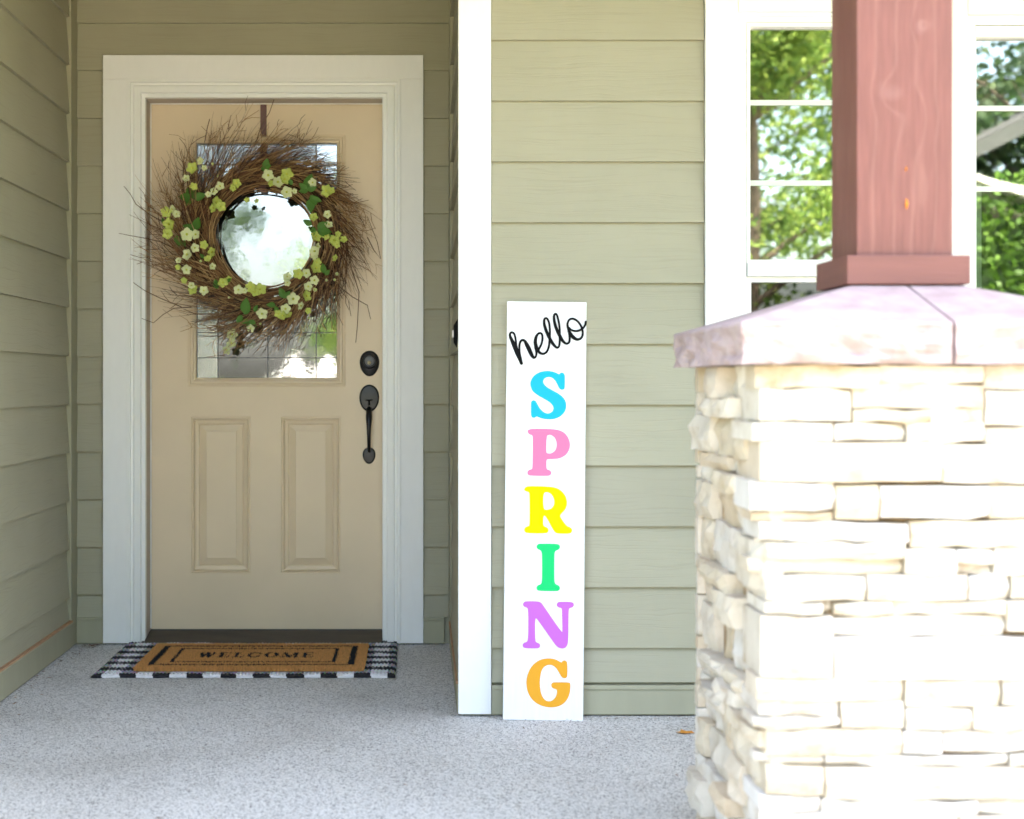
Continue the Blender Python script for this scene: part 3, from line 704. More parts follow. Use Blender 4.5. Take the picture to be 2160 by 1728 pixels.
FL = '''553,430,22,w 505,472,32,g 572,470,18,w 465,530,22,w 618,438,14,b 642,508,14,b 510,578,22,g 660,570,26,w 755,550,26,g 740,580,20,g 620,600,22,w
600,628,18,w 635,665,32,g 665,690,30,g 620,700,25,g 945,500,34,w 1062,495,36,g 1045,530,28,g 1002,545,34,w 960,550,18,g 1060,605,34,w 1215,545,25,w 1300,600,34,g
1325,600,24,g 1105,600,16,w 350,735,30,g 385,715,24,w 410,745,22,w 368,805,36,g 358,860,30,g 470,865,38,w 525,865,28,w 515,945,26,w 575,930,24,g 615,965,28,g
475,985,32,w 420,1020,18,w 418,1060,16,g 465,1072,28,w 552,1025,14,b 595,1010,20,g 612,1050,20,w 455,1140,18,g 510,1195,28,g 500,1170,20,w 570,1198,26,w
675,1145,28,g 710,1125,18,g 768,1190,28,w 805,1195,18,w 848,1175,30,g 900,1185,34,g 870,1205,25,g 715,1235,12,b 1060,1110,24,w 1065,1145,22,w 1130,1095,30,g
1178,1090,28,w 1232,1060,32,g 1240,1025,24,g 1225,1130,28,w 1185,1170,26,w 1225,1190,20,b 1175,1225,30,g 1095,1245,36,w 1148,1288,24,w 1185,1315,18,g 1050,1305,30,w
1010,1335,24,g 1040,1345,24,g 1068,1340,22,g 912,1332,32,w 845,1420,24,w 725,1455,34,w 730,1510,28,w 705,1550,26,w 1195,1360,12,b 900,1390,12,b 1230,960,32,w
1225,985,24,w 1240,930,22,w 1300,740,24,w 1220,755,24,g 1310,800,24,w 1340,890,32,g 1365,855,18,g 1400,890,22,g 1360,920,20,g 1230,870,30,g 1295,865,24,g
1350,1000,20,g 1360,1095,18,b 1345,1130,14,b 1300,1135,14,b 820,650,16,g 875,655,14,g'''.split()
for s in FL:
    a, b_, c, ty = s.split(','); x, z = zp(float(a), float(b_)); r_ = float(c)/2.875*S*1.15
    o = link('flower' if ty != 'b' else 'bud', R.choice(FM[ty]), wreath, (x, -.062-R.uniform(0, .02)-(.045 if x < -.2 else 0), z)); o.scale = (r_, r_, r_)
    o.rotation_euler = (R.uniform(-.5, .5), R.uniform(0, 6), R.uniform(-.5, .5))
def leaf_mesh():
    mb = MB(); vs = []; K_ = 7
    for i in range(K_):
        t = i/(K_-1); wd = .30*math.sin(PI*t**.8)**.9 if 0 < t < 1 else 0
        vs += [(-wd, -.05*math.sin(PI*t)-.10*wd, t), (0, .03, t), (wd, -.05*math.sin(PI*t)-.12*wd, t)]
    fs = []
    for i in range(K_-1):
        for j in range(2): fs.append((i*3+j, i*3+j+1, (i+1)*3+j+1, (i+1)*3+j))
    mb.add(vs, fs); me = mb.mesh('leaf', M['wreath_leaf'])
    for p in me.polygons: p.use_smooth = True
    return me
LM = leaf_mesh()
LV = '''925,470,15,70 925,470,60,50 930,475,-60,35 485,640,-85,80 490,640,-25,75 500,645,70,80 500,650,10,60 480,640,-150,55 505,830,-70,75 505,830,20,85 400,860,170,75 420,880,150,60 640,1185,-10,60
650,1180,-40,40 800,1330,10,95 800,1335,45,60 790,1340,-150,60 825,1380,160,60 830,1370,130,60 830,1370,-110,50 990,1280,-90,55 990,1285,170,50 1045,1240,-25,70 1045,1240,40,55 1170,590,20,100 1180,590,-50,60 1180,590,75,60
1190,590,-100,60 1200,620,150,70 1200,640,180,90 1210,640,110,60 1210,800,-60,60 1215,810,170,55 1240,830,100,90 1240,820,60,70 1250,830,140,50 1280,1090,-10,60 1285,1100,40,45 330,800,-20,45 325,790,160,40
560,1000,-40,35 590,1000,60,35 700,1140,60,35 860,1320,30,45 1090,560,-30,45 450,870,120,40 1330,880,-40,40 1150,1100,-60,35'''.split()
for s in LV:
    a, b_, ang, ln = [float(q) for q in s.split(',')]; x, z = zp(a, b_); l_ = ln/2.875*S*1.05
    o = link('leaf', LM, wreath, (x, -.056-R.uniform(0, .015), z)); o.scale = (l_, l_, l_); o.rotation_euler = (R.uniform(.0, .5), math.radians(ang), R.uniform(-.3, .3))

# ------------------------------------------------------------------ leaning sign
yb, yt = 4.530, 4.578
bxl, _ = P(1061, 0, yb); bxr = P(1230, 0, yb)[0]; zs_t = P(0, 637, yt)[1]
BW = bxr-bxl; lean = math.atan2(yt-yb, zs_t); BH = math.hypot(zs_t, yt-yb)
tilt = math.asin((P(1070, 0, yt)[0]-bxl)/BH)
sign = thing('leaning_sign', 'tall white board lettered hello SPRING, leaning on the siding', 'sign', (bxl, yb, .002))
sign.rotation_euler = (-lean, tilt, 0)
obj('board', MB().box(0, BW, 0, .018, 0, BH), M['sign'], sign, bevel=.001)
def bl(px, py):                          # photo pixel -> board coordinates
    v = (1520-py)/883.0; dd = yb+(yt-yb)*v
    left = 1061+9*v; return ((px-left)/F*dd*.985, v*BH)
def smooth_poly(pts, it=2):
    """Chaikin corner rounding; keeps the traced outline smooth"""
    for _ in range(it):
        q = []
        for i in range(len(pts)):
            a, b = pts[i], pts[(i+1) % len(pts)]
            q += [(a[0]*.75+b[0]*.25, a[1]*.75+b[1]*.25), (a[0]*.25+b[0]*.75, a[1]*.25+b[1]*.75)]
        pts = q
    return pts
def letter(name, outer, hole, tf, mat, col_label):
    polys = [[(*bl(*tf(p)),) for p in smooth_poly(outer)]]
    if hole: polys.append([bl(*tf(p)) for p in smooth_poly(hole)])
    v3 = [[Vector((x, 0, z)) for x, z in pl] for pl in polys]
    # tessellate in 2D (x, z)
    tri = tessellate_polygon([[Vector((x, z, 0)) for x, z in pl] for pl in polys])
    flatv = [p for pl in polys for p in pl]
    mb = MB(); mb.add([(x, -.0006, z) for x, z in flatv], list(tri))
    o = obj('letter', mb, mat, sign, label=col_label); return o
z5 = lambda p: (1020+p[0]/6.16, 620+p[1]/6.16)
z7 = lambda p: (940+p[0]/3.45, 600+p[1]/3.45)
z8_ = lambda p: (940+p[0]/3.45, 1080+p[1]/3.45)
S_ = [(1065,1060),(1050,1035),(1020,1029),(1000,1043),(992,1057),(950,1032),(880,1013),(800,1013),(720,1033),(650,1083),(613,1150),(611,1210),(638,1277),(700,1327),(790,1375),(870,1420),(915,1470),(919,1512),(895,1552),(850,1570),(800,1560),(750,1520),(715,1465),(695,1425),(680,1405),(655,1396),(628,1408),(620,1440),(620,1590),(630,1618),(655,1630),(680,1622),(692,1606),(740,1628),(810,1643),(880,1647),(960,1632),(1030,1592),(1077,1530),(1089,1460),(1077,1400),(1040,1348),(980,1303),(900,1263),(830,1223),(788,1180),(780,1145),(800,1108),(850,1088),(900,1098),(940,1135),(965,1180),(985,1225),(1005,1250),(1035,1259),(1062,1245),(1069,1215),(1069,1075)]
P_ = [(596,1080),(606,1066),(640,1060),(780,1060),(840,1068),(887,1098),(912,1150),(912,1200),(887,1247),(840,1274),(790,1281),(745,1281),(738,1290),(738,1345),(745,1357),(765,1362),(777,1380),(767,1399),(745,1404),(620,1404),(600,1397),(595,1378),(607,1361),(628,1357),(636,1345),(638,1120),(632,1107),(608,1101)]
Ph = [(740,1115),(750,1104),(775,1104),(805,1128),(816,1175),(805,1217),(775,1239),(745,1239),(736,1228)]
R_ = [(573,1500),(588,1482),(620,1478),(750,1479),(820,1489),(872,1530),(894,1590),(882,1645),(835,1688),(850,1716),(888,1767),(915,1774),(931,1794),(921,1818),(895,1823),(820,1823),(795,1811),(742,1713),(726,1693),(716,1695),(714,1756),(720,1771),(745,1778),(757,1798),(747,1817),(725,1823),(590,1823),(573,1808),(575,1786),(590,1774),(608,1770),(613,1760),(613,1540),(608,1523),(590,1519),(575,1511)]
Rh = [(715,1532),(735,1521),(770,1529),(796,1570),(796,1612),(775,1641),(745,1650),(716,1648)]
I_ = [(663,262),(673,245),(690,240),(815,240),(834,247),(840,265),(829,283),(808,290),(800,300),(797,330),(797,495),(800,525),(808,535),(829,542),(840,560),(833,578),(815,584),(690,584),(669,578),(663,560),(674,543),(695,536),(703,525),(706,490),(706,330),(702,298),(693,288),(671,280)]
N_ = [(563,682),(573,664),(590,659),(680,659),(702,671),(722,700),(853,884),(856,870),(853,715),(848,706),(825,702),(812,685),(820,666),(835,660),(920,660),(939,669),(942,685),(932,700),(910,706),(902,715),(900,940),(890,985),(860,1002),(820,991),(790,955),(668,785),(655,783),(654,870),(656,945),(665,957),(685,963),(694,980),(685,996),(670,1001),(582,1001),(564,991),(562,975),(572,960),(592,955),(601,940),(604,870),(603,720),(595,705),(571,700)]
G_ = [(893,1105),(885,1088),(870,1083),(855,1090),(850,1102),(810,1078),(760,1069),(690,1079),(630,1123),(596,1190),(588,1250),(596,1310),(630,1372),(690,1412),(765,1428),(840,1416),(892,1372),(914,1310),(916,1250),(907,1242),(795,1242),(777,1249),(772,1268),(782,1286),(805,1292),(818,1300),(812,1340),(790,1370),(760,1383),(725,1373),(700,1332),(689,1270),(691,1210),(704,1150),(735,1121),(775,1116),(810,1138),(835,1180),(850,1205),(870,1216),(891,1206),(894,1185)]
for nm, o_, h_, tf, m_ in (('S', S_, None, z5, 'cyan'), ('P', P_, Ph, z7, 'pink'), ('R', R_, Rh, z7, 'yellow'), ('I', I_, None, z8_, 'green'), ('N', N_, None, z8_, 'violet'), ('G', G_, None, z8_, 'orange')):
    letter(nm, o_, h_, tf, M[m_], {'cyan':'sky blue','pink':'pink','yellow':'yellow','green':'green','violet':'violet','orange':'orange'}[m_]+' capital '+nm)
H1 = [(495,916,17),(470,860,18),(440,790,22),(405,700,24),(375,630,21),(350,575,16),(343,540,13),(355,518,12),(375,514,12),(398,530,12),(412,570,12),(420,620,12),(427,690,13),(440,740,14)]
H2 = [(495,912,14),(486,860,14),(474,800,12),(468,730,12),(470,670,12),(485,628,13),(510,612,13),(538,625,16),(562,665,21),(588,715,24),(615,775,23),(638,820,19),(660,842,14),(682,828,12),(692,790,12),(690,750,13),(682,710,16)]
E_ = [(720,735,13),(745,690,12),(765,640,12),(772,580,12),(765,535,12),(740,517,12),(708,535,13),(685,580,17),(678,640,20),(690,700,20),(715,750,17),(745,780,15),(785,788,13),(825,765,12),(850,715,12),(862,650,12),(868,580,12),(870,500,12),(866,430,12),(855,370,12),(835,330,12),(812,322,12),(795,345,13),(796,400,15),(812,460,17),(840,530,18),(875,600,18),(910,655,17),(945,695,14),(970,707,12),(990,685,12),(998,640,12),(1000,580,12),(1000,500,12),(995,420,12),(980,340,12),(962,280,12),(943,263,12),(925,285,13),(925,340,15),(940,410,17),(965,480,18),(1000,550,19),(1035,610,17),(1070,645,14),(1100,652,12),(1125,630,12),(1130,590,12),(1128,540,13),(1120,490,14)]
O_ = [(1120,490,12),(1105,430,13),(1103,390,12),(1120,345,12),(1155,325,12),(1195,330,12),(1240,362,12),(1278,415,12),(1298,470,12),(1303,520,12),(1290,565,13),(1255,592,14),(1215,592,17),(1175,565,20),(1140,520,18),(1115,465,13)]
O2 = [(1125,445,10),(1150,470,11),(1195,485,12),(1245,482,12),(1290,460,12),(1320,430,12),(1338,395,12),(1342,362,12)]
def catmull(pts, n=5):
    out = []
    for i in range(len(pts)-1):
        p0 = pts[max(i-1, 0)]; p1 = pts[i]; p2 = pts[i+1]; p3 = pts[min(i+2, len(pts)-1)]
        for k in range(n):
            t = k/n
            out.append(tuple(.5*((2*p1[j])+(-p0[j]+p2[j])*t+(2*p0[j]-5*p1[j]+4*p2[j]-p3[j])*t*t+(-p0[j]+3*p1[j]-3*p2[j]+p3[j])*t**3) for j in range(3)))
    out.append(pts[-1]); return out
hm = MB(); lay = .0006
for st in (H1, H2, E_, O_, O2):
    pts = catmull(st); L_ = []; 
    for i, p in enumerate(pts):
        a = pts[max(i-1, 0)]; b = pts[min(i+1, len(pts)-1)]; dx, dy = b[0]-a[0], b[1]-a[1]; l = math.hypot(dx, dy) or 1
        nx, ny = -dy/l, dx/l; w_ = p[2]*1.2; y = -(lay+.0003*i/len(pts)+0.000002*i)
        A = bl(*z5((p[0]+nx*w_, p[1]+ny*w_))); B = bl(*z5((p[0]-nx*w_, p[1]-ny*w_))); L_ += [(A[0], y, A[1]), (B[0], y, B[1])]
    hm.add(L_, [(2*i, 2*i+1, 2*i+3, 2*i+2) for i in range(len(pts)-1)])
    for p, y in ((pts[0], -lay-.00001), (pts[-1], -lay-.00045)):
        c = [bl(*z5((p[0]+p[2]*1.28*math.cos(q*PI/8), p[1]+p[2]*1.28*math.sin(q*PI/8)))) for q in range(16)]
        hm.add([(q[0], y-.0003, q[1]) for q in c], [tuple(range(16))])
    lay += .0006
obj('script_lettering', hm, M['ink'], sign, label='black handwritten word hello')

# ------------------------------------------------------------------ rug
rug = thing('checked_rug', 'black and white checked woven rug lying in front of the threshold', 'rug', (0,0,0))
def fl(px, py, z=0): d = (CZ-z)*F/(py-CY); return ((px-CX)/F*d, d)
rx0, ry0 = fl(192, 1431); rx1 = fl(834, 1435)[0]; ry1 = fl(0, 1351)[1]
cw = .0555
def check(x, y):
    i = int((x-rx0)/cw+.35); j = int((y-ry0)/cw+.6)
    return i % 2 == 0, j % 2 == 0
rg = MB(); NX, NY = 300, 150; grid = {}
vs = []
for j in range(NY+1):
    for i in range(NX+1):
        fx, fy = i/NX, j/NY; x = rx0+(rx1-rx0)*fx; y = ry0+(ry1-ry0)*fy
        wob = .006*noise.noise(Vector((x*5, y*5, 0)))
        ex = .004*noise.noise(Vector((y*14, 3, 0))) if i in (0, NX) else 0
        z = .011+.0022*math.sin(x*2*PI/.0125)*(.6+.4*math.sin(y*2*PI/.019))+.0016*math.sin(y*2*PI/.019)+.0012*noise.noise(Vector((x*90, y*90, 1)))
        if fx > .93 and fy > .85: z += .020*((fx-.93)/.07)*((fy-.85)/.15)
        z += .004*max(0, noise.noise(Vector((x*3, y*4, 5))))
        edge = min(fx, 1-fx)*(rx1-rx0); edge = min(edge, min(fy, 1-fy)*(ry1-ry0))
        if edge < .004: z *= .55
        if j in (0,): y -= .004*math.sin(x*40)+wob*.5
        vs.append((x+ex+wob*.5, y+wob*.3, z))
fs = []; cs = []
for j in range(NY):
    for i in range(NX):
        x = rx0+(rx1-rx0)*(i+.5)/NX; y = ry0+(ry1-ry0)*(j+.5)/NY; a, b = check(x+.003*noise.noise(Vector((x*30, y*30, 0))), y+.004*noise.noise(Vector((x*30, y*30, 9))))
        k = .75+.5*R.random(); blk = (.010*k, .009*k, .012*k); wht = (.66+.1*k, .64+.1*k, .66+.1*k)
        if y-ry0 < .014 or ry1-y < .012: c = blk if a else wht
        elif a and b: c = blk
        elif a or b:
            if b: c = blk if R.random() < .72 else tuple(q*.3 for q in wht)
            else: c = tuple(q*R.uniform(.18, .6) for q in wht)
        else: c = tuple(q*R.uniform(.7, 1) for q in wht)
        fs.append((j*(NX+1)+i, j*(NX+1)+i+1, (j+1)*(NX+1)+i+1, (j+1)*(NX+1)+i)); cs.append(c)
base = len(vs)
rim = [i for i in range(NX+1)]+[j*(NX+1)+NX for j in range(1, NY+1)]+[NY*(NX+1)+i for i in range(NX-1, -1, -1)]+[j*(NX+1) for j in range(NY-1, 0, -1)]
low = [(vs[q][0], vs[q][1], .0015) for q in rim]
for k in range(len(rim)):
    k2 = (k+1) % len(rim); fs.append((rim[k2], rim[k], base+k, base+k2))
    q = vs[rim[k]]; a, b = check(q[0], q[1]); onx = q[1] < ry0+.02 or q[1] > ry1-.02
    cs.append((.010,.009,.012) if (a if onx else b) else (.7,.68,.7))
rg.add(vs+low, fs); rg.c = cs
obj('weave', rg, M['attr'], rug, smooth=False)

# ------------------------------------------------------------------ coir mat
mat = thing('coir_doormat', 'tan coir doormat printed WELCOME in a double black border, on the checked rug', 'doormat', (0,0,0))
TZ = .030
mx0, my0 = fl(284.5, 1407, TZ); mx1 = fl(765, 1410, TZ)[0]; my1 = fl(0, 1357, TZ)[1]
MW, MD = mx1-mx0, my1-my0
obj('backing', MB().box(mx0+.004, mx1-.004, my0+.004, my1-.004, .0135, .019), M['attr'], mat)
o = bpy.data.objects['backing']; o.data.materials[0] = M['raw_wood']
def seg(px, py, ax, ay, bx_, by_):
    dx, dy = bx_-ax, by_-ay; t = max(0, min(1, ((px-ax)*dx+(py-ay)*dy)/(dx*dx+dy*dy+1e-9))); return math.hypot(px-ax-dx*t, py-ay-dy*t)
def glyph(ch, x, y):                      # x,y in 0..1 box (y up), wide roman capitals
    hv, th = .105, .045
    def sg(a, b, c, d, w_): 
        return seg(x*1.0, y*1.0, a, b, c, d) < w_
    def bar(x0, x1, y0, y1): return x0 <= x <= x1 and y0 <= y <= y1
    if ch == 'L': return bar(.17, .42, 0, 1) or bar(.05, .55, 0, .13) or bar(.05, .55, .87, 1) or bar(.05, .93, 0, .13) or bar(.86, .93, 0, .35)
    if ch == 'E': return bar(.17, .42, 0, 1) or bar(.05, .93, 0, .13) or bar(.05, .93, .87, 1) or bar(.3, .72, .46, .54) or bar(.86, .93, 0, .32) or bar(.86, .93, .7, 1) or bar(.66, .72, .36, .66)
    if ch == 'I': return bar(.4, .6, 0, 1)
    if ch in 'OC':
        dx, dy = (x-.5)/.48, (y-.5)/.52; rr_ = math.hypot(dx, dy); ix, iy = (x-.5)/.24, (y-.5)/.40
        ring = rr_ < 1 and math.hypot(ix, iy) > 1
        if ch == 'O': return ring
        return (ring and not (x > .70 and .32 < y < .68)) or bar(.86, .93, .66, .98)
    if ch == 'W': return sg(.14, 1, .34, .05, .11) or sg(.34, .05, .50, .95, .06) or sg(.50, .95, .68, .05, .11) or sg(.68, .05, .87, 1, .06) or bar(0, .3, .92, 1) or bar(.76, 1, .92, 1)
    if ch == 'M': return bar(.10, .17, 0, 1) or sg(.16, .95, .48, .08, .11) or sg(.48, .08, .80, .95, .06) or bar(.76, .93, 0, 1) or bar(0, .27, 0, .13) or bar(.66, 1, 0, .13) or bar(0, .2, .92, 1) or bar(.8, 1, .92, 1)
WRD = 'WELCOME'; tx0, tx1 = mx0+MW*.232, mx0+MW*.765
wid = [1.35, 1, .95, 1.1, 1.15, 1.35, 1]; tot = sum(wid)+.16*6
def printed(x, y):
    u_, v_ = (x-mx0), (y-my0); e = min(u_, MW-u_, v_, MD-v_)
    ex = min(u_, MW-u_); ey = min(v_, MD-v_)
    if ex > .032 and ey > .045 and (ex < .054 or ey < .061): return True
    if ex > .098 and ey > .098 and (ex < .110 or ey < .112): return True
    zy0, zy1 = my0+MD*.405, my0+MD*.61
    if zy0 < y < zy1 and tx0 < x < tx1:
        t = (x-tx0)/(tx1-tx0)*tot; yy = (y-zy0)/(zy1-zy0); acc = 0
        for ch, w_ in zip(WRD, wid):
            if acc <= t <= acc+w_: return bool(glyph(ch, (t-acc)/w_, yy))
            acc += w_+.16
    return False
cf = MB(); 
for i in range(60000):
    if i < 52000: x, y = R.uniform(mx0, mx1), R.uniform(my0, my1)
    else:
        if R.random() < .7: x = R.uniform(mx0, mx1); y = R.choice([my0, my0, my1])+R.uniform(-.003, .003)
        else: x = R.choice([mx0, mx1])+R.uniform(-.003, .003); y = R.uniform(my0, my1)
    pr = printed(x, y); k = R.uniform(.72, 1.2)
    c = (.012*k, .012*k, .014*k) if pr else (.63*k, .30*k, .09*k)
    a = R.uniform(0, 2*PI); w_ = .0011; tx, ty = R.gauss(0, .0022), R.gauss(0, .0022); h_ = TZ-.0165+R.uniform(-.003, .0015)
    dx, dy = math.cos(a)*w_, math.sin(a)*w_; z0_ = .0165
    cf.add([(x-dx, y-dy, z0_), (x+dx, y+dy, z0_), (x+tx+dx*.6, y+ty+dy*.6, z0_+h_), (x+tx-dx*.6, y+ty-dy*.6, z0_+h_)], [(0,1,2,3)], c)
obj('coir_fibres', cf, M['attr'], mat, kind='stuff')

# ------------------------------------------------------------------ stone pillar
pil = thing('stone_pillar', 'cream stacked ledge stone pillar with a mauve capstone at the porch edge', 'pillar', (PX0, PY0, 0))
HS = .330; CB = 1.012
bxp = MB().box(-HS+.022, HS-.022, -HS+.022, HS-.022, 0, CB-.001); obj('core', bxp, M['mortar'], pil)
def stone(face, u0, u1, z0, z1, proud, seed):
    """one ledge stone: face 0 front, 1 left, 2 back, 3 right; u runs along the face as seen from outside"""
    rr = random.Random(seed); nx = max(2, min(6, int((u1-u0)/.035))); nz = 2 if z1-z0 < .06 else 3
    g_ = .0012; u0 += g_; u1 -= g_; z0 += g_*.8; z1 -= g_*.8
    cu, cz_ = (u0+u1)/2, (z0+z1)/2
    vs = []; fs = []; W = nx+1
    s1, s2 = rr.uniform(0, 50), rr.uniform(-.01, .01)
    for j in range(nz+1):
        for i in range(nx+1):
            fu, fz = i/nx, j/nz; e = min(fu, 1-fu)*(u1-u0); ez = min(fz, 1-fz)*(z1-z0)
            y = proud*1.25+.011*noise.noise(Vector((fu*(u1-u0)*22, fz*3, s1)))+s2*(fu-.5)
            zz = z0+(z1-z0)*fz
            cd_ = (HS+proud*.6)-abs(u0+(u1-u0)*fu)
            if cd_ < .045: y -= .020*(1-max(0, cd_)/.045)**2*(.6+.8*abs(noise.noise(Vector((s1, fz*2, 7)))))
            if face != 0: y += .010*noise.noise(Vector((s1*3, fu*4, fz*2)))
            if j in (0, nz): y -= .0035; zz += .0065*noise.noise(Vector((fu*(u1-u0)*28, s1, j)))
            if i in (0, nx): y -= .003
            if (j in (0, nz)) and (i in (0, nx)): y -= .002
            vs.append((u0+(u1-u0)*fu-cu+(.002*rr.uniform(-1, 1) if 0 < i < nx else 0), -y, zz-cz_))
    for j in range(nz):
        for i in range(nx): fs.append((j*W+i, j*W+i+1, (j+1)*W+i+1, (j+1)*W+i))
    rim = [i for i in range(W)]+[j*W+nx for j in range(1, nz+1)]+[nz*W+i for i in range(nx-1, -1, -1)]+[j*W for j in range(nz-1, 0, -1)]
    b0 = len(vs); bk = .04 if not (face == 0 and u0 < -HS+.02) else rr.choice([.06, .10, .15, .20])
    for q in rim: vs.append((vs[q][0], bk, vs[q][2]))
    for k in range(len(rim)): k2 = (k+1) % len(rim); fs.append((rim[k2], rim[k], b0+k, b0+k2))
    fs.append(tuple(b0+k for k in range(len(rim)))[::1])
    mb = MB().add(vs, fs)
    o = obj('stone', mb, M['stone'], pil)
    ang = [0, -PI/2, PI, PI/2][face]; o.rotation_euler = (0, 0, ang)
    # local frame: -Y is outward, X along face; face plane sits HS from the centre
    off = Matrix.Rotation(ang, 3, 'Z') @ Vector((cu, -HS, cz_)); o.location = off
    return o
YS = PY0-HS
def fz(py): return CZ-(py-CY)/F*YS
def fu(px): return (px-CX)/F*YS-PX0
rows = [  # front face stones traced from the photo: x0, x1, y0, y1, proud (cm)
 (1590,1855,769,819,.6),(1857,2076,769,808,.2),(2078,2240,769,821,.3),(2241,2378,769,815,.1),
 (1590,1796,820,889,.8),(1798,2076,809,862,.4),(1798,1960,862,892,.9),(1961,2076,862,892,.6),(2078,2378,822,898,.9),
 (1590,1758,890,931,.6),(1760,1909,893,932,.2),(1911,2076,893,935,.9),(2078,2378,899,935,.5),
 (1590,1985,932,1016,1.2),(1987,2378,936,1022,1.0),
 (1590,1760,1017,1079,.8),(1590,1760,1080,1101,.0),(1761,1852,1022,1096,1.0),(1854,2084,1024,1092,1.2),(2086,2378,1024,1094,.6),
 (1590,1914,1102,1141,1.2),(1917,2160,1097,1154,.9),(2162,2378,1096,1154,1.1),
 (1590,1905,1142,1178,1.4),(1907,2014,1155,1210,1.2),(2016,2092,1156,1188,1.3),(2094,2378,1156,1212,1.0),(2016,2092,1189,1210,-.3),
 (1590,1905,1179,1212,.0),
 (1590,1824,1213,1268,1.2),(1826,2040,1212,1267,1.0),(2042,2128,1212,1266,.5),(2130,2378,1214,1264,.8),
 (1611,1735,1269,1297,1.2),(1737,1757,1269,1296,-.6),(1758,1880,1269,1298,.9),(1882,2120,1268,1297,.7),(2122,2378,1266,1332,1.0),
 (1590,1755,1298,1429,1.4),(1757,2120,1299,1341,.1),(1757,2378,1343,1431,1.5),
 (1590,1905,1430,1478,.9),(1907,2110,1432,1490,.8),(2112,2378,1432,1488,1.0),
 (1590,1770,1479,1512,.3),(1772,1905,1479,1536,1.0),(1907,2048,1491,1540,1.2),(2050,2378,1489,1541,1.0),(1590,1770,1513,1536,1.2),
 (1590,1900,1537,1592,1.3),(1902,1987,1541,1590,.9),(1989,2200,1542,1586,.2),(2202,2378,1542,1590,.8),
 (1590,1738,1593,1612,-.1),(1740,2130,1592,1616,.1),(2132,2378,1591,1616,.4),
 (1590,1735,1613,1676,1.2),(1737,2378,1617,1684,1.3),
 (1590,1730,1677,1712,.9),(1732,2060,1685,1716,1.0),(2062,2378,1685,1716,.6),
 (1590,2020,1713,1760,.9),(2022,2378,1717,1760,.6),
 (1590,1800,1761,1830,.9),(1802,2378,1761,1830,.4),(1590,2000,1831,1890,.9),(2002,2378,1831,1890,.7),(1590,1850,1891,1950,.5),(1852,2378,1891,1952,1.0)]
k = 0
for x0, x1, y0, y1, pr in rows:
    u0 = max(-HS-.004, fu(x0)) if x0 > 1592 else -HS-R.choice([-.006, .004, .010, .016, .022]); u1 = min(HS+.006, fu(x1)) if x1 < 2370 else HS+.006
    z1, z0 = fz(y0), max(.0, fz(y1))
    if z1-z0 < .004: continue
    stone(0, u0, u1, z0, min(z1, CB-.0015), pr*.01, k); k += 1
for face in (1, 3, 2):
    z = 0.0; rr = random.Random(40+face)
    while z < CB-.01:
        h_ = rr.choice([.03,.038,.05,.06,.075,.09]); 
        if z+h_ > CB-.025: h_ = CB-.0015-z
        e_ = HS-.004 if face in (1, 3) else HS+.006
        u = -e_
        while u < e_-.001:
            w_ = rr.uniform(.10, .30)
            if u+w_ > e_-.07: w_ = e_-u
            stone(face, u, u+w_, z, z+h_, rr.choice([-.012, -.002, .008, .016, .024]) if face != 2 else rr.uniform(0, .014), k); k += 1
            u += w_
        z += h_
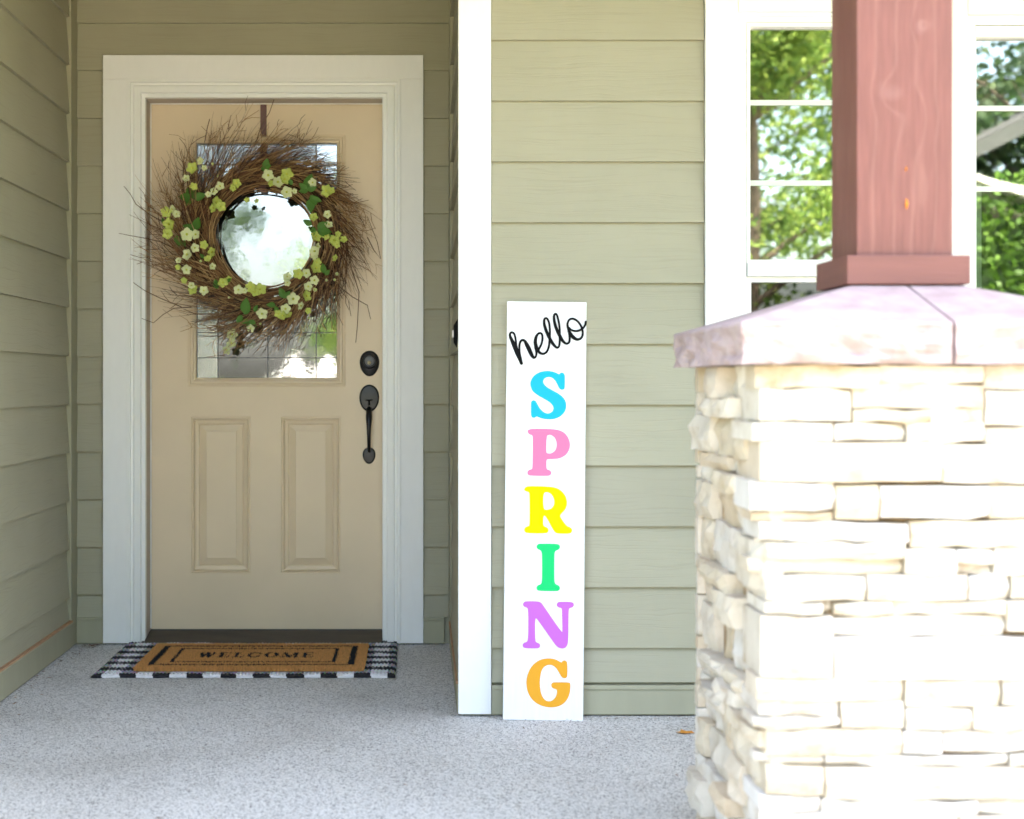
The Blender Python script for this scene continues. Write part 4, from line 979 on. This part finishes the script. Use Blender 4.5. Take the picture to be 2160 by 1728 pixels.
# capstone, two halves with a joint in the middle
CS = .386
def cap_half(sx):
    mb = MB(); zb_, ze, zt_ = CB, 1.087, 1.168; inn = .105
    x_in = .0028*sx; x_out = CS*sx; n = 26
    rr = random.Random(5+sx)
    # top: rings from rim to the flat middle
    bm = bmesh.new()
    def V(x, y, z): return bm.verts.new((x, y, z))
    # outline of the half, going from inner front to outer front to outer back to inner back
    out = []
    for i in range(n+1): out.append((x_in+(x_out-x_in)*i/n, -CS))
    for i in range(1, 2*n+1): out.append((x_out, -CS+2*CS*i/(2*n)))
    for i in range(1, n+1): out.append((x_out+(x_in-x_out)*i/n, CS))
    def rough(x, y, z, a):
        q = a*(.020*abs(noise.noise(Vector((x*9, y*9, z*16+sx))))+.012*noise.noise(Vector((x*22, y*22, z*38)))+.004*noise.noise(Vector((x*60, y*60, z*80))))
        d = Vector((x, y, 0)); 
        nx_ = 1 if abs(abs(x)-CS) < .001 else 0; ny_ = 1 if abs(abs(y)-CS) < .001 else 0
        return (x-math.copysign(1, x)*nx_*(.010+q*1.1), y-math.copysign(1, y)*ny_*(.010+q*1.1), z)
    lev = [(zb_, 1.2), (zb_+.009, .7), (zb_+.018, 1.3), (zb_+.027, 1.2), (zb_+.036, 1.0), (zb_+.045, .9), (zb_+.054, .8), (ze-.011, .6), (ze-.005, .3)]
    rings = []
    for z, a in lev:
        ring = []
        for (x, y) in out:
            p = rough(x, y, z, a); extra = .006*noise.noise(Vector((x*20, y*20, 3))) if z == zb_ else 0
            ring.append(V(p[0], p[1], z+max(0, extra)))
        rings.append(ring)
    ring = []
    for x, y in out:
        nx_ = 1 if abs(abs(x)-CS) < .001 else 0; ny_ = 1 if abs(abs(y)-CS) < .001 else 0
        j = .004*noise.noise(Vector((x*25, y*25, 8)))
        ring.append(V(x-math.copysign(1, x)*nx_*(.014+j), y-math.copysign(1, y)*ny_*(.014+j), ze))
    rings.append(ring)
    ring = []
    for x, y in out:
        fx, fy = x/CS, y/CS; ring.append(V(x_in if abs(x-x_in) < 1e-6 else fx*inn, max(-inn, min(inn, fy*inn)), zt_))
    rings.append(ring)
    for a, b in zip(rings[:-1], rings[1:]):
        for i in range(len(out)-1): bm.faces.new((a[i], a[i+1], b[i+1], b[i]))
    bm.faces.new(rings[-1]); bm.faces.new(rings[0][::-1])
    bm.faces.new([r[0] for r in rings][::-1]+[r[-1] for r in rings]) if True else None
    bmesh.ops.recalc_face_normals(bm, faces=bm.faces)
    me = bpy.data.meshes.new('capstone'); bm.to_mesh(me); bm.free(); me.materials.append(M['cap'])
    link('capstone', me, pil)
cap_half(-1); cap_half(1)
M['collar'] = paint('stained_collar', (.187,.068,.053), .55, .14, 9, .4, (.25,.25,3), .002)
# red post on the capstone
post = thing('porch_post', 'square red stained wooden post standing on the stone pillar', 'post', (PX0, PY0, 1.169))
pw = .187/2
obj('shaft', MB().box(-pw, pw, -pw, pw, 0, 2.559-1.169), M['post'], post, bevel=.003)
cw2 = .238/2; ch_ = .056
for (a, b, c, d) in ((-cw2, cw2, -cw2, -pw-.0005), (-cw2, cw2, pw+.0005, cw2), (-cw2, -pw-.0005, -pw, pw), (pw+.0005, cw2, -pw, pw)):
    obj('collar_board', MB().box(a, b, c, d, 0, ch_), M['collar'], post, bevel=.002)
def post_px(px, py): x, z = P(px, py, PY0-pw); return x-PX0, z-1.169
for (px, py, w_, h_) in ((1912,430,4,12),(1911,356,2,5)):
    x, z = post_px(px, py); dr = MB(); dr.tube([(x, -pw-.0004, z+h_*.0009), (x, -pw-.003, z), (x, -pw-.0004, z-h_*.0009)], [.0004, w_*.00075, .0006], 8)
    obj('pitch_drip', dr, M['pitch'], post)

# ------------------------------------------------------------------ debris on the porch
deb = MB()
for i in range(420):
    m_ = R.random()
    if m_ < .4: y = R.uniform(4.4, 5.75); x = XL+.03+abs(R.gauss(0, .035))
    elif m_ < .6: x = R.uniform(XL+.05, cas_x0); y = YB-.03-abs(R.gauss(0, .04))
    elif m_ < .75: x = R.uniform(.9*cbx, .9); y = YF-.03-abs(R.gauss(0, .03))
    else: x, y = R.uniform(-1.2, .9), R.uniform(3.5, 5.8)
    a = R.uniform(0, PI); l_ = R.uniform(.002, .010)*(1.8 if R.random() < .15 else 1); w_ = R.uniform(.0005, .0018); dx, dy = math.cos(a), math.sin(a)
    z = .0015+R.uniform(0, .002)
    c = R.choice([(.16,.07,.03),(.24,.12,.05),(.09,.05,.03),(.34,.17,.06)])
    deb.add([(x-dx*l_, y-dy*l_, z), (x+dy*w_, y-dx*w_, z+.0015), (x+dx*l_, y+dy*l_, z), (x-dy*w_, y+dx*w_, z+.0015)], [(0,1,2,3)], c)
obj('leaf_litter', deb, M['attr'], kind='stuff', label='tiny brown bits of litter scattered on the porch floor')
lx, ly = fl(1446, 1547)
lfm = MB(); pts = []
for i in range(10):
    a = 2*PI*i/10; r_ = .022*(1 if i % 2 else .62); pts.append((r_*1.3*math.cos(a), r_*math.sin(a), .002+.004*R.random()))
lfm.add(pts+[(0,0,.005)], [(i, (i+1) % 10, 10) for i in range(10)]); 
M['fallen'] = flat('fallen_leaf', (.62,.27,.05), .7)
obj('fallen_leaf', lfm, M['fallen'], None, (lx, ly, .001), label='small orange leaf lying on the porch floor beside the stone pillar', category='leaf')

# ------------------------------------------------------------------ the garden the windows reflect
def tree(x, y, h, r, n, mat, label, seed, trunk=.3, lo=.25, size=.16):
    rr = random.Random(seed); t = thing('broadleaf_tree', label, 'tree', (x, y, -.16), 'trees across the garden')
    tk = MB(); tk.tube([(0,0,0),(.1,0,h*.35),(-.1,.1,h*.7),(0,0,h*.95)], [r*.05, r*.04, r*.025, .02], 8)
    cl = []
    for i in range(34):
        a = rr.uniform(0, 2*PI); zz = rr.uniform(lo, 1)*h; q = math.sin(PI*min(1, max(.05, (zz/h-lo)/(1-lo)*.85+.12)))**.7
        rad = r*q*rr.uniform(.35, 1); p = (rad*math.cos(a), rad*math.sin(a), zz); cl.append((p, rr.uniform(.35, .8)*r*.42))
        tk.tube([(0, 0, max(.3, zz-rad*.7)), (p[0]*.5, p[1]*.5, zz-rad*.3), p], [.05, .03, .01], 4)
    obj('trunk', tk, M['bark'], t)
    cr = MB()
    for i in range(n):
        p, s = rr.choice(cl); v = Vector((rr.gauss(0, 1), rr.gauss(0, 1), rr.gauss(0, .8)))*s*.6
        c = Vector(p)+v; a = Vector((rr.uniform(-1, 1), rr.uniform(-1, 1), rr.uniform(-.6, .6))).normalized(); b = a.cross(Vector((rr.uniform(-1,1), rr.uniform(-1,1), rr.uniform(-1,1)))).normalized()
        l_ = size*rr.uniform(.6, 1.3); 
        cr.add([c-a*l_*.5, c+b*l_*.3, c+a*l_*.5, c-b*l_*.3], [(0,1,2,3)])
    obj('crown', cr, mat, t)
tree(3.9, -9.5, 9.5, 2.2, 32000, M['leaf_bright'], 'bright green leafy tree mirrored in the window behind the red post', 1, lo=.12, size=.095)
tree(6.3, -25, 12, 3.2, 9000, M['leaf_bright'], 'tall yellow green tree mirrored in the upper window panes', 2, size=.22)
tree(3.8, -22, 12, 3.6, 8000, M['leaf_dark'], 'dark green tree beyond the driveway mirrored in the window', 3, size=.22)
tree(11.5, -19, 13, 3.5, 8000, M['leaf_dark'], 'dark tree above the neighbouring roof', 4, size=.22)
tree(-9, -40, 9, 3.8, 6000, M['leaf_dark'], 'low dark tree mirrored at the left of the door glass', 5, size=.3)
tree(-1.5, -50, 9, 4.0, 6000, M['leaf_bright'], 'far green tree mirrored in the door glass', 6, size=.3)
tree(-3.4, -9, 9.5, 1.9, 1500, M['leaf_dark'], 'thin sparse tree mirrored in the middle of the door glass', 7, lo=.45, size=.14)
tree(14, -32, 13, 4.5, 7000, M['leaf_dark'], 'large dark tree at the far right of the garden', 8, size=.3)
hg = thing('hedge', 'clipped bright green hedge mirrored in the right window', 'hedge', (9.5, -10, -.16))
hb = MB().box(-3.2, 3.2, -.5, .5, 0, 3.1); obj('hedge_core', hb, M['leaf_dark'], hg)
hc = MB()
for i in range(16000):
    x, z = R.uniform(-3.3, 3.3), R.uniform(0, 3.45+.2*math.sin(i)); y = .5+R.uniform(-.05, .2)
    c = Vector((x, y, z)); a = Vector((R.uniform(-1,1), R.uniform(-1,1), R.uniform(-1,1))).normalized(); b = a.cross(Vector((R.uniform(-1,1), R.uniform(-1,1), R.uniform(-1,1)))).normalized()
    l_ = .09; hc.add([c-a*l_*.6, c+b*l_*.4, c+a*l_*.6, c-b*l_*.4], [(0,1,2,3)])
obj('hedge_leaves', hc, M['hedge'], hg, kind='stuff')
nb = thing('neighbour_house', 'house with a white gutter and dark wall mirrored in the right window', 'house', (11.5, -14.5, -.16))
obj('wall', MB().box(-3.5, 3.5, -6, 0, 0, 4.0), M['gap'], nb)
r2 = MB(); r2.add([(-4.1,.6,4.3),(4.1,.6,8.4),(4.1,-6.4,8.4),(-4.1,-6.4,4.3),(-4.1,.6,4.1),(4.1,.6,8.2),(4.1,-6.4,8.2),(-4.1,-6.4,4.1)], [(0,1,2,3),(4,7,6,5),(1,0,4,5),(3,2,6,7)])
obj('roof', r2, M['roof'], nb)
r3 = MB(); r3.add([(-4.1,.72,4.05),(4.1,.72,8.15),(4.1,.72,8.38),(-4.1,.72,4.28),(-4.1,.61,4.05),(4.1,.61,8.15),(4.1,.61,8.38),(-4.1,.61,4.28)], [(0,1,2,3),(4,7,6,5),(3,2,6,7),(0,4,5,1)])
M['gutter'] = paint('gutter', (.06,.065,.062), .5, .1, 3, .1)
obj('gutter', r3, M['gutter'], nb)
tent = thing('garden_canopy', 'white two peaked canopy mirrored at the foot of the door glass', 'canopy', (-2.6, -30, -.16))
ct = MB(); Wn = 24
for pk in (0, 1):
    cxp = -.75+pk*.85; rr_ = .60; vs = [(cxp, 0, 1.92)]; fs = []
    for ring in range(1, 7):
        q = ring/6; z = 1.92-.62*(1-(1-q)**2.2)
        for kx in range(Wn):
            a = 2*PI*kx/Wn; f = 1/max(abs(math.cos(a)), abs(math.sin(a))); f = 1+(f-1)*q
            vs.append((cxp+rr_*q*f*math.cos(a), rr_*q*f*math.sin(a), z))
    for kx in range(Wn): fs.append((0, 1+kx, 1+(kx+1) % Wn))
    for ring in range(5):
        for kx in range(Wn): fs.append((1+ring*Wn+kx, 1+(ring+1)*Wn+kx, 1+(ring+1)*Wn+(kx+1) % Wn, 1+ring*Wn+(kx+1) % Wn))
    ct.add(vs, fs)
obj('cover', ct, M['white_smooth'], tent)
for lx_ in (-1.3, -.33, .66):
    for ly_ in (-.56, .56): obj('leg', MB().box(lx_-.03, lx_+.03, ly_-.03, ly_+.03, 0, 1.33), M['white_smooth'], tent)

ss = MB(); K_ = 10; vs = []
for i in range(K_+1):
    t = i/K_; x = 6.6+2.4*t; z = 3.42-.75*t**.8+.12*math.sin(PI*t)
    for yy in (-9.3, -10.6): vs += [(x, yy, z+.03), (x, yy, z-.03-.05*math.sin(PI*t))]
fs = []
for i in range(K_): a = i*4; b = a+4; fs += [(a, b, b+1, a+1), (a+2, a+3, b+3, b+2), (a, a+2, b+2, b), (a+1, b+1, b+3, a+3)]
ss.add(vs, fs)
obj('shade_sail', ss, M['white_smooth'], None, label='white curved shade cover above the hedge, mirrored in the right window', category='shade sail')
